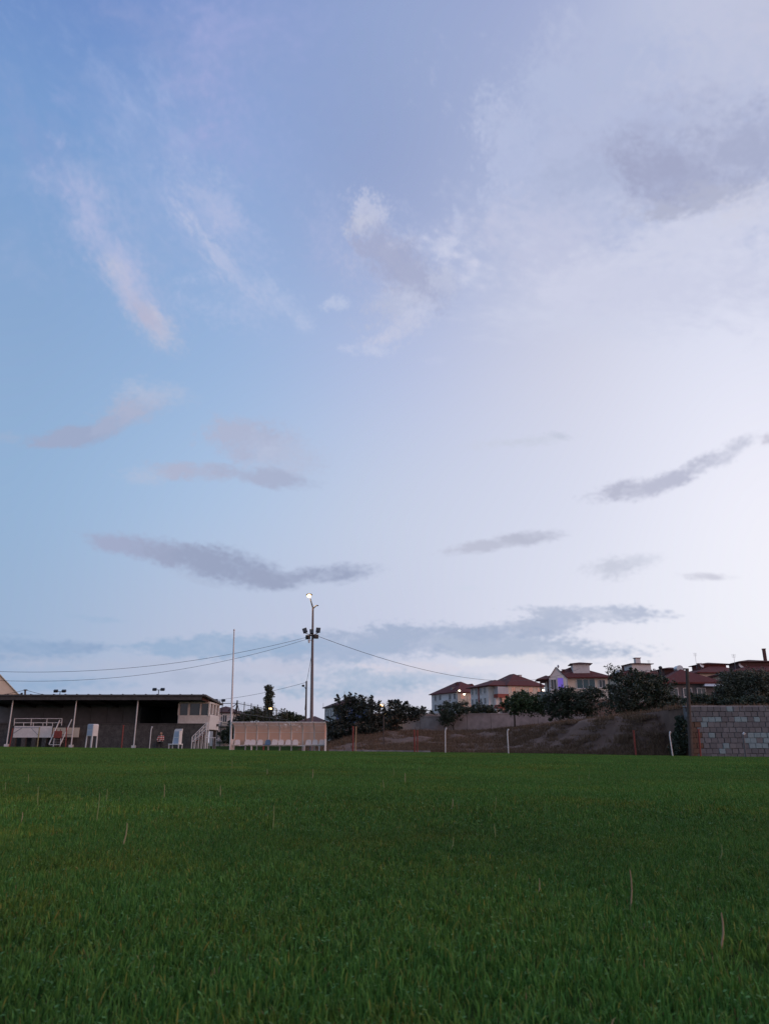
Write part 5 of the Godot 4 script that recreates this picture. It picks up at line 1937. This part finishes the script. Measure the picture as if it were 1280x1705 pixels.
func make_houses():
	make_apartments()
	# house with the purple window
	var d = 120.0
	var s = d / F * cos(pitch)
	var v = villa("red-roofed house with square turret, triangular gable and purple lit window", 968, d, 9.0, 9.0, 1129.5, 2.2, -0.12, 1.0)
	var o = v[0]
	var roof = v[1]
	var e = v[2]
	turret(roof, Vector3(0.75, 1.45, 2.0), 28 * s, 9.5 * s, 0.42, 0.45)
	var mb := MB.new()                      # gabled bay
	var bx = -3.35
	mb.box(Vector3(bx, e * 0.5 - 0.6, 5.3), Vector3(2.7, e + 1.2, 1.8))
	build(mb, "bay", M.plaster_white, o)
	mb = MB.new()
	mb.prism([Vector3(bx - 1.3, e + 0.02, 6.2), Vector3(bx + 1.3, e + 0.02, 6.2), Vector3(bx - 0.2, e + 1.55, 6.2)], Vector3(0, 0, -3.0))
	build(mb, "gable", M.plaster_white, o)
	mb = MB.new()
	mb.bar(Vector3(bx - 1.45, e - 0.1, 6.25), Vector3(bx - 0.2, e + 1.65, 6.25), 0.1, 0.14, Vector3.BACK)
	mb.bar(Vector3(bx + 1.45, e - 0.1, 6.25), Vector3(bx - 0.2, e + 1.65, 6.25), 0.1, 0.14, Vector3.BACK)
	build(mb, "gable_trim", M.roof_brown, o)
	win(o, bx - 0.72, e - 1.05, 6.2, 0.8, 1.5, 0.0, "window_glass", "plaster_white", 1)
	win(o, bx + 0.35, e - 0.9, 6.2, 0.85, 1.7, 0.0, "purple_glow", "plaster_white", 0)
	win(o, bx + 1.2, e - 0.9, 6.15, 0.4, 1.5, 0.0, "teal_glass", "plaster_white", 0)
	win(o, 1.1, e - 0.85, 4.5, 2.75, 1.35, 0.0, "teal_glass", "plaster_white", 2)
	win(o, 3.6, e - 0.85, 4.5, 0.9, 1.1, 0.0, "window_glass", "plaster_white", 1)
	mb = MB.new()                           # roof terrace at the side
	mb.hip(2.6, 3.4, 0, 0.8, 0.3, 0.4, 0.12)
	var tr = build(mb, "terrace_roof", M.roof_tile, o)
	tr.position = Vector3(-5.0, e - 0.25, 4.0)
	for q in [-6.0, -4.9]:
		mb = MB.new()
		mb.box(Vector3(q, e - 1.2, 5.4), Vector3(0.22, 2.0, 0.22))
		build(mb, "terrace_post", M.roof_brown, o)
	mb = MB.new()
	mb.box(Vector3(-5.3, (e - 2.1) * 0.5 - 0.5, 4.0), Vector3(2.2, e - 1.1, 3.2))
	build(mb, "terrace", M.teal_glass, o)
	for y in [e - 1.55, e - 2.5]:
		mb = MB.new()
		mb.box(Vector3(-5.3, y, 5.64), Vector3(2.2, 0.06, 0.06))
		build(mb, "terrace_rail", M.galvanised, o)
	chimney(o, roof, Vector3(-2.0, 0.8, 2.5), 0.45, 0.7, "roof_brown")
	mb = MB.new()
	mb.tube([Vector3(-2.9, 0.9, 2.6), Vector3(-2.85, 1.9, 2.6)], 0.03, 5)
	mb.ball(Vector3(-2.8, 2.1, 2.6), Vector3(0.16, 0.26, 0.08))
	build(mb, "antenna", M.galvanised, roof)
	# house with the square chimney
	d = 128.0
	s = d / F * cos(pitch)
	v = villa("red-roofed house whose turret carries a square white chimney", 1070, d, 8.5, 9.0, 1126, 1.9, 0.1, 1.5)
	turret(v[1], Vector3(-0.2, 1.25, 2.0), 34 * s, 8.5 * s, 0.4, 0.4)
	chimney(v[0], v[1], Vector3(-0.1, 1.25 + 8.5 * s + 0.35, 2.0), 9 * s, 8 * s)
	chimney(v[0], v[1], Vector3(-2.8, 0.8, 2.0), 0.35, 1.1, "roof_brown")
	mb = MB.new()
	mb.prism([Vector3(-4.6, 0.4, 3.6), Vector3(-3.0, 0.4, 3.6), Vector3(-3.8, 1.2, 3.6)], Vector3(0, 0, -2.0))
	build(mb, "dormer", M.plaster_white, v[1])
	win(v[0], -2.0, v[2] - 1.0, 4.5, 1.4, 1.3)
	win(v[0], 1.6, v[2] - 1.0, 4.5, 1.4, 1.3)
	var vd = v
	# low house with the water tank
	d = 88.0
	s = d / F * cos(pitch)
	v = villa("low red-roofed house with round silver solar tank on its roof", 1148, d, 6.2, 7.0, 1139, 1.9, 0.0, 2.6, "plaster_grey")  # grey wall colour paints in the shade of a porch under the eaves
	o = v[0]
	roof = v[1]
	e = v[2]
	turret(roof, Vector3(0.05, 1.2, -2.2), 2.3, 0.9, 0.35, 0.35, 0.0, "roof_brown")
	mb = MB.new()
	mb.tube([Vector3(0.0, 2.0, 1.1), Vector3(0.0, 2.0, 0.1)], 0.4, 16)
	var tank = build(mb, "solar_tank", M.solar_tank, roof)
	for q in [-0.3, 0.3]:
		mb = MB.new()
		mb.tube([Vector3(q, 0.9, 1.2), Vector3(q, 1.8, 0.9)], 0.035, 5)
		build(mb, "tank_leg", M.galvanised, tank)
	mb = MB.new()
	mb.tube([Vector3(-2.1, 0.9, 0.4), Vector3(-2.1, 2.0, 0.4)], [0.2, 0.16], 8)
	mb.ball(Vector3(-2.1, 2.15, 0.4), Vector3(0.25, 0.22, 0.25))
	build(mb, "flue", M.dark_frame, roof)
	mb = MB.new()
	mb.prism([Vector3(1.2, -0.3, 4.6), Vector3(3.4, -0.35, 4.6), Vector3(3.4, -0.05, 4.2), Vector3(2.6, 0.22, 3.9), Vector3(1.6, 0.2, 3.9)], Vector3(0, 0.03, -1.2))
	build(mb, "awning", M.solar_tank, roof)
	for q in [-2.0, -0.4, 1.2]:
		win(o, q, e - 0.95, 3.5, 0.9, 0.9)
	# houses further along the ridge
	var v2 := []
	d = 122.0
	v = villa("wide red-roofed house with low attic turret behind olive tree", 1202, d, 8.0, 9.0, 1121.5, 1.7, 0.05, 2.0)
	turret(v[1], Vector3(0.1, 1.0, -0.5), 4.0, 0.75, 0.5, 0.4, 0.0, "roof_tile")
	chimney(v[0], v[1], Vector3(-2.6, 0.8, 1.6), 0.4, 1.0, "roof_brown")
	win(v[0], -1.6, v[2] - 1.1, 4.5, 1.4, 1.2)
	win(v[0], 1.6, v[2] - 1.1, 4.5, 1.4, 1.2)
	v2.append(v)
	d = 108.0
	v = villa("red-roofed house with tall dark chimney above thin olive tree", 1278, d, 8.6, 9.0, 1119, 1.5, -0.05, 2.0)
	turret(v[1], Vector3(-0.3, 0.8, 0.0), 4.4, 0.85, 0.55, 0.4, 0.0, "roof_brown")
	chimney(v[0], v[1], Vector3(1.55, 1.2, 1.2), 0.4, 2.4, "roof_brown")
	win(v[0], -2.4, v[2] - 1.1, 4.5, 1.4, 1.2)
	win(v[0], 0.8, v[2] - 1.1, 4.5, 1.4, 1.2)
	v2.append(v)
	d = 66.0
	v = villa("small reddish shed roof showing between olive trees", 1270, d, 2.6, 3.0, 1129, 0.5, 0.0, 0.6, "plaster_white", "garden_shed")
	mb = MB.new()
	mb.box(Vector3(-0.4, v[2] - 0.75, 1.52), Vector3(0.7, 1.3, 0.05))
	build(mb, "door", M.roof_brown, v[0])
	v2.append(vd)
	for q in [[v2[0][1], Vector3(-2.9, 1.0, 1.4), 2.6], [v2[1][1], Vector3(-3.2, 0.6, 1.8), 2.2], [v2[2][1], Vector3(2.2, 0.6, 1.5), 2.4]]:
		mb = MB.new()
		mb.tube([q[1], q[1] + Vector3(0.02, q[2], 0)], 0.022, 5)
		for k in 4:
			mb.tube([q[1] + Vector3(-0.35 + k * 0.03, q[2] - 0.15 * k, 0), q[1] + Vector3(0.35 - k * 0.03, q[2] - 0.15 * k, 0)], 0.012, 4)
		build(mb, "antenna", M.galvanised, q[0])
		mb = MB.new()
		mb.tube([q[1] + Vector3(0.7, 0.55, 0.3), q[1] + Vector3(0.74, 0.6, 0.42)], [0.06, 0.42], 12)
		mb.tube([q[1] + Vector3(0.7, -0.3, 0.2), q[1] + Vector3(0.7, 0.55, 0.3)], 0.025, 5)
		build(mb, "satellite_dish", M.solar_tank, q[0])
	# washing in front of the low house
	var b = at(1197, 1158, 84)
	o = thing("washing", "dark red and white cloths hanging on a line by low house", "washing", Vector3(b.x, ground_y(b.x, -84), -84))
	var hb = b.y - o.position.y
	for q in [-0.6, 0.7]:
		mb = MB.new()
		mb.tube([Vector3(q, 0, 0), Vector3(q, hb + 0.45, 0)], 0.03, 5)
		build(mb, "line_post", M.galvanised, o)
	mb = MB.new()
	mb.tube([Vector3(-0.6, hb + 0.4, 0), Vector3(0.05, hb + 0.36, 0), Vector3(0.7, hb + 0.4, 0)], 0.008, 4)
	build(mb, "line", M.wire, o)
	for q in [[-0.2, 0.34, 0.5, "red_paint"], [0.18, 0.3, 0.72, "white_paint"], [-0.45, 0.16, 0.4, "white_paint"]]:
		mb = MB.new()
		for k in 6:
			var x = q[0] - q[1] * 0.5 + q[1] * k / 6.0
			mb.box(Vector3(x + q[1] / 12.0, hb + 0.38 - q[2] * 0.5, 0.02 * sin(k * 1.9)), Vector3(q[1] / 6.0 + 0.003, q[2], 0.012))
		build(mb, "cloth", M[q[3]], o)
	# white and blue house behind the dugout
	d = 150.0
	s = d / F * cos(pitch)
	var c2 = at(560, 1176, d)
	o = thing("blue_and_white_house", "white house with blue front wall half hidden by black trees", "house", Vector3(c2.x, plane_y(c2.x, -64), -d), 0.3)
	e = c2.y - o.position.y
	mb = MB.new()
	mb.box(Vector3(3.6, e * 0.5, -5.0), Vector3(7.2, e, 10.0))
	build(mb, "wall", M.plaster_blue, o)
	mb = MB.new()
	mb.box(Vector3(-0.03, e * 0.5, -5.0), Vector3(0.1, e - 0.02, 9.9))
	build(mb, "side_wall", M.plaster_white, o)
	mb = MB.new()
	mb.hip(7.2, 10.0, 0, 1.9, 0.5, 2.0)
	roof = build(mb, "roof", M.roof_brown, o)
	roof.position = Vector3(3.6, e, -5.0)
	for row in 2:
		for k in 4:
			win(o, -0.08, e - 1.2 - row * 2.8, -1.2 - k * 2.5, 1.0, 1.5, -PI / 2)
		win(o, 1.6, e - 1.2 - row * 2.8, 0.0, 1.2, 1.4)
	chimney(o, roof, Vector3(-1.2, 0.7, 3.0), 0.6, 0.9)
	mb = MB.new()
	mb.tube([Vector3(-1.6, 0.8, 3.4), Vector3(-1.6, 3.0, 3.4)], 0.04, 5)
	build(mb, "antenna", M.galvanised, roof)
	mb = MB.new()
	mb.tube([Vector3(-3.9, 0.1, -5.4), Vector3(-3.9, 1.1, -5.4)], 0.04, 5)
	build(mb, "antenna", M.galvanised, roof)
	# low brown roof
	d = 112.0
	s = d / F * cos(pitch)
	c2 = at(520, 1202, d)
	o = thing("low_house", "low house with brown hipped roof just above the dugout", "house", Vector3(c2.x, plane_y(c2.x, -64), -d - 4.0))
	e = c2.y - o.position.y
	mb = MB.new()
	mb.box(Vector3(0, e * 0.5, 0), Vector3(42 * s, e, 6.0))
	build(mb, "wall", M.plaster_grey, o)
	mb = MB.new()
	mb.hip(42 * s, 6.0, 0, 0.95, 0.35, 0.4, 0.1)
	roof = build(mb, "roof", M.roof_brown, o)
	roof.position.y = e
	win(o, -1.0, e - 1.2, 3.0, 0.9, 1.1)
	win(o, 1.0, e - 1.2, 3.0, 0.9, 1.1)
	# flats behind the stand
	d = 105.0
	s = d / F * cos(pitch)
	c2 = at(374, 1187, d)
	o = thing("balcony_house", "pale house with balconies between stand and white flagpole", "house", Vector3(c2.x, plane_y(c2.x, -64), -d - 4.0))
	e = c2.y - o.position.y
	mb = MB.new()
	mb.box(Vector3(-0.4, e * 0.5, 0), Vector3(2.9, e, 8.0))
	build(mb, "wall", M.plaster_white, o)
	mb = MB.new()
	mb.hip(2.9, 8.0, 0, 1.0, 0.4, 3.0, 0.12)
	roof = build(mb, "roof", M.roof_brown, o)
	roof.position = Vector3(-0.4, e, 0)
	for row in 2:
		win(o, -0.9, e - 0.85 - row * 2.0, 4.0, 0.4, 1.1)
		win(o, 0.1, e - 0.85 - row * 2.0, 4.0, 0.5, 1.1)
		mb = MB.new()
		mb.box(Vector3(0.05, e - 1.75 - row * 2.0, 4.5), Vector3(1.9, 0.12, 1.0))
		var bal = build(mb, "balcony", M.concrete, o)
		mb = MB.new()
		mb.box(Vector3(0.3, e - 1.45 - row * 2.0, 4.97), Vector3(0.7, 0.5, 0.04))
		build(mb, "balcony_panel", M.plaster_cream, bal)
		for k in 3:
			mb = MB.new()
			mb.tube([Vector3(-0.7 + k * 0.75, e - 1.7 - row * 2.0, 4.94), Vector3(-0.7 + k * 0.75, e - 1.1 - row * 2.0, 4.94)], 0.025, 5)
			build(mb, "baluster", M.galvanised, bal)
	# cream hall beyond the stand
	d = 120.0
	var g = at(0, 1130, d)
	o = thing("cream_hall", "cream hall whose sloping gable shows above the stand roof", "hall", Vector3(g.x - 10.2, plane_y(g.x, -64), -d - 3.0), 0.62)
	var slope = (at(24, 1157, d).y - g.y) / (at(24, 1157, d).x - g.x)
	var top = g.y - o.position.y - slope * 9.0
	mb = MB.new()
	var half = 9.0 + (top - slope * 0.0 - 4.0) / absf(slope) - 9.0
	mb.prism([Vector3(-half, 0, 0), Vector3(half, 0, 0), Vector3(half, 4.0, 0), Vector3(0, top, 0), Vector3(-half, 4.0, 0)], Vector3(0, 0, -18.0))
	build(mb, "gable_wall", M.plaster_cream, o)
	for q in [-1, 1]:
		mb = MB.new()
		mb.prism([Vector3(0, top + 0.02, 0.3), Vector3(0, top + 0.16, 0.3), Vector3(q * (half + 0.4), 4.16 + slope * 0.4, 0.3), Vector3(q * (half + 0.4), 4.02 + slope * 0.4, 0.3)], Vector3(0, 0, -18.6))
		build(mb, "roof_slope", M.plaster_cream, o)

func _ready():
	rng.seed = 7
	var cam := Camera3D.new()
	cam.name = "camera"
	add_child(cam)
	cam.position = Vector3(0, EYE, 0)
	cam.rotation = Vector3(pitch, 0, 0)
	var lens := CameraAttributesPhysical.new()
	lens.frustum_focal_length = 12.0 / tan(deg_to_rad(FOV) * 0.5)
	lens.exposure_aperture = 8.0
	lens.frustum_focus_distance = 30.0
	lens.frustum_near = 0.05
	lens.frustum_far = 2000.0
	cam.attributes = lens
	cam.fov = FOV
	cam.near = 0.05
	cam.far = 2000.0
	cam.current = true
	var env := Environment.new()
	env.background_mode = Environment.BG_SKY
	var sky := Sky.new()
	var pm := PanoramaSkyMaterial.new()
	pm.panorama = make_sky()
	sky.sky_material = pm
	env.sky = sky
	env.tonemap_mode = Environment.TONE_MAPPER_LINEAR
	env.tonemap_exposure = 1.0
	env.sdfgi_enabled = true
	env.ssao_enabled = true
	env.ssil_enabled = true
	var we := WorldEnvironment.new()
	we.name = "environment"
	we.environment = env
	add_child(we)
	var sun := DirectionalLight3D.new()
	sun.name = "afterglow"
	sun.light_color = Color(1.0, 0.66, 0.54)
	sun.light_energy = 0.22
	sun.light_angular_distance = 24.0
	sun.shadow_enabled = true
	add_child(sun)
	sun.look_at_from_position(Vector3(0.82, 0.14, 0.56) * 100.0, Vector3.ZERO)
	make_materials()
	make_ground()
	make_turf()
	make_dry_grass()
	make_stand()
	make_walls()
	make_houses()
	make_court_fence()
	make_trees()
	make_dugout()
	make_poles()
	roof_lamp(100, 1151.5, 68, "twin floodlight on the stand roof above the white box stand")
	roof_lamp(264, 1148.8, 68, "twin floodlight on the stand roof near the booth")
	roof_lamp(366, 1167, 74, "twin floodlight behind the low end of booth roof")
	make_posts()
	make_box_stands()
	make_person()
	make_stalks()
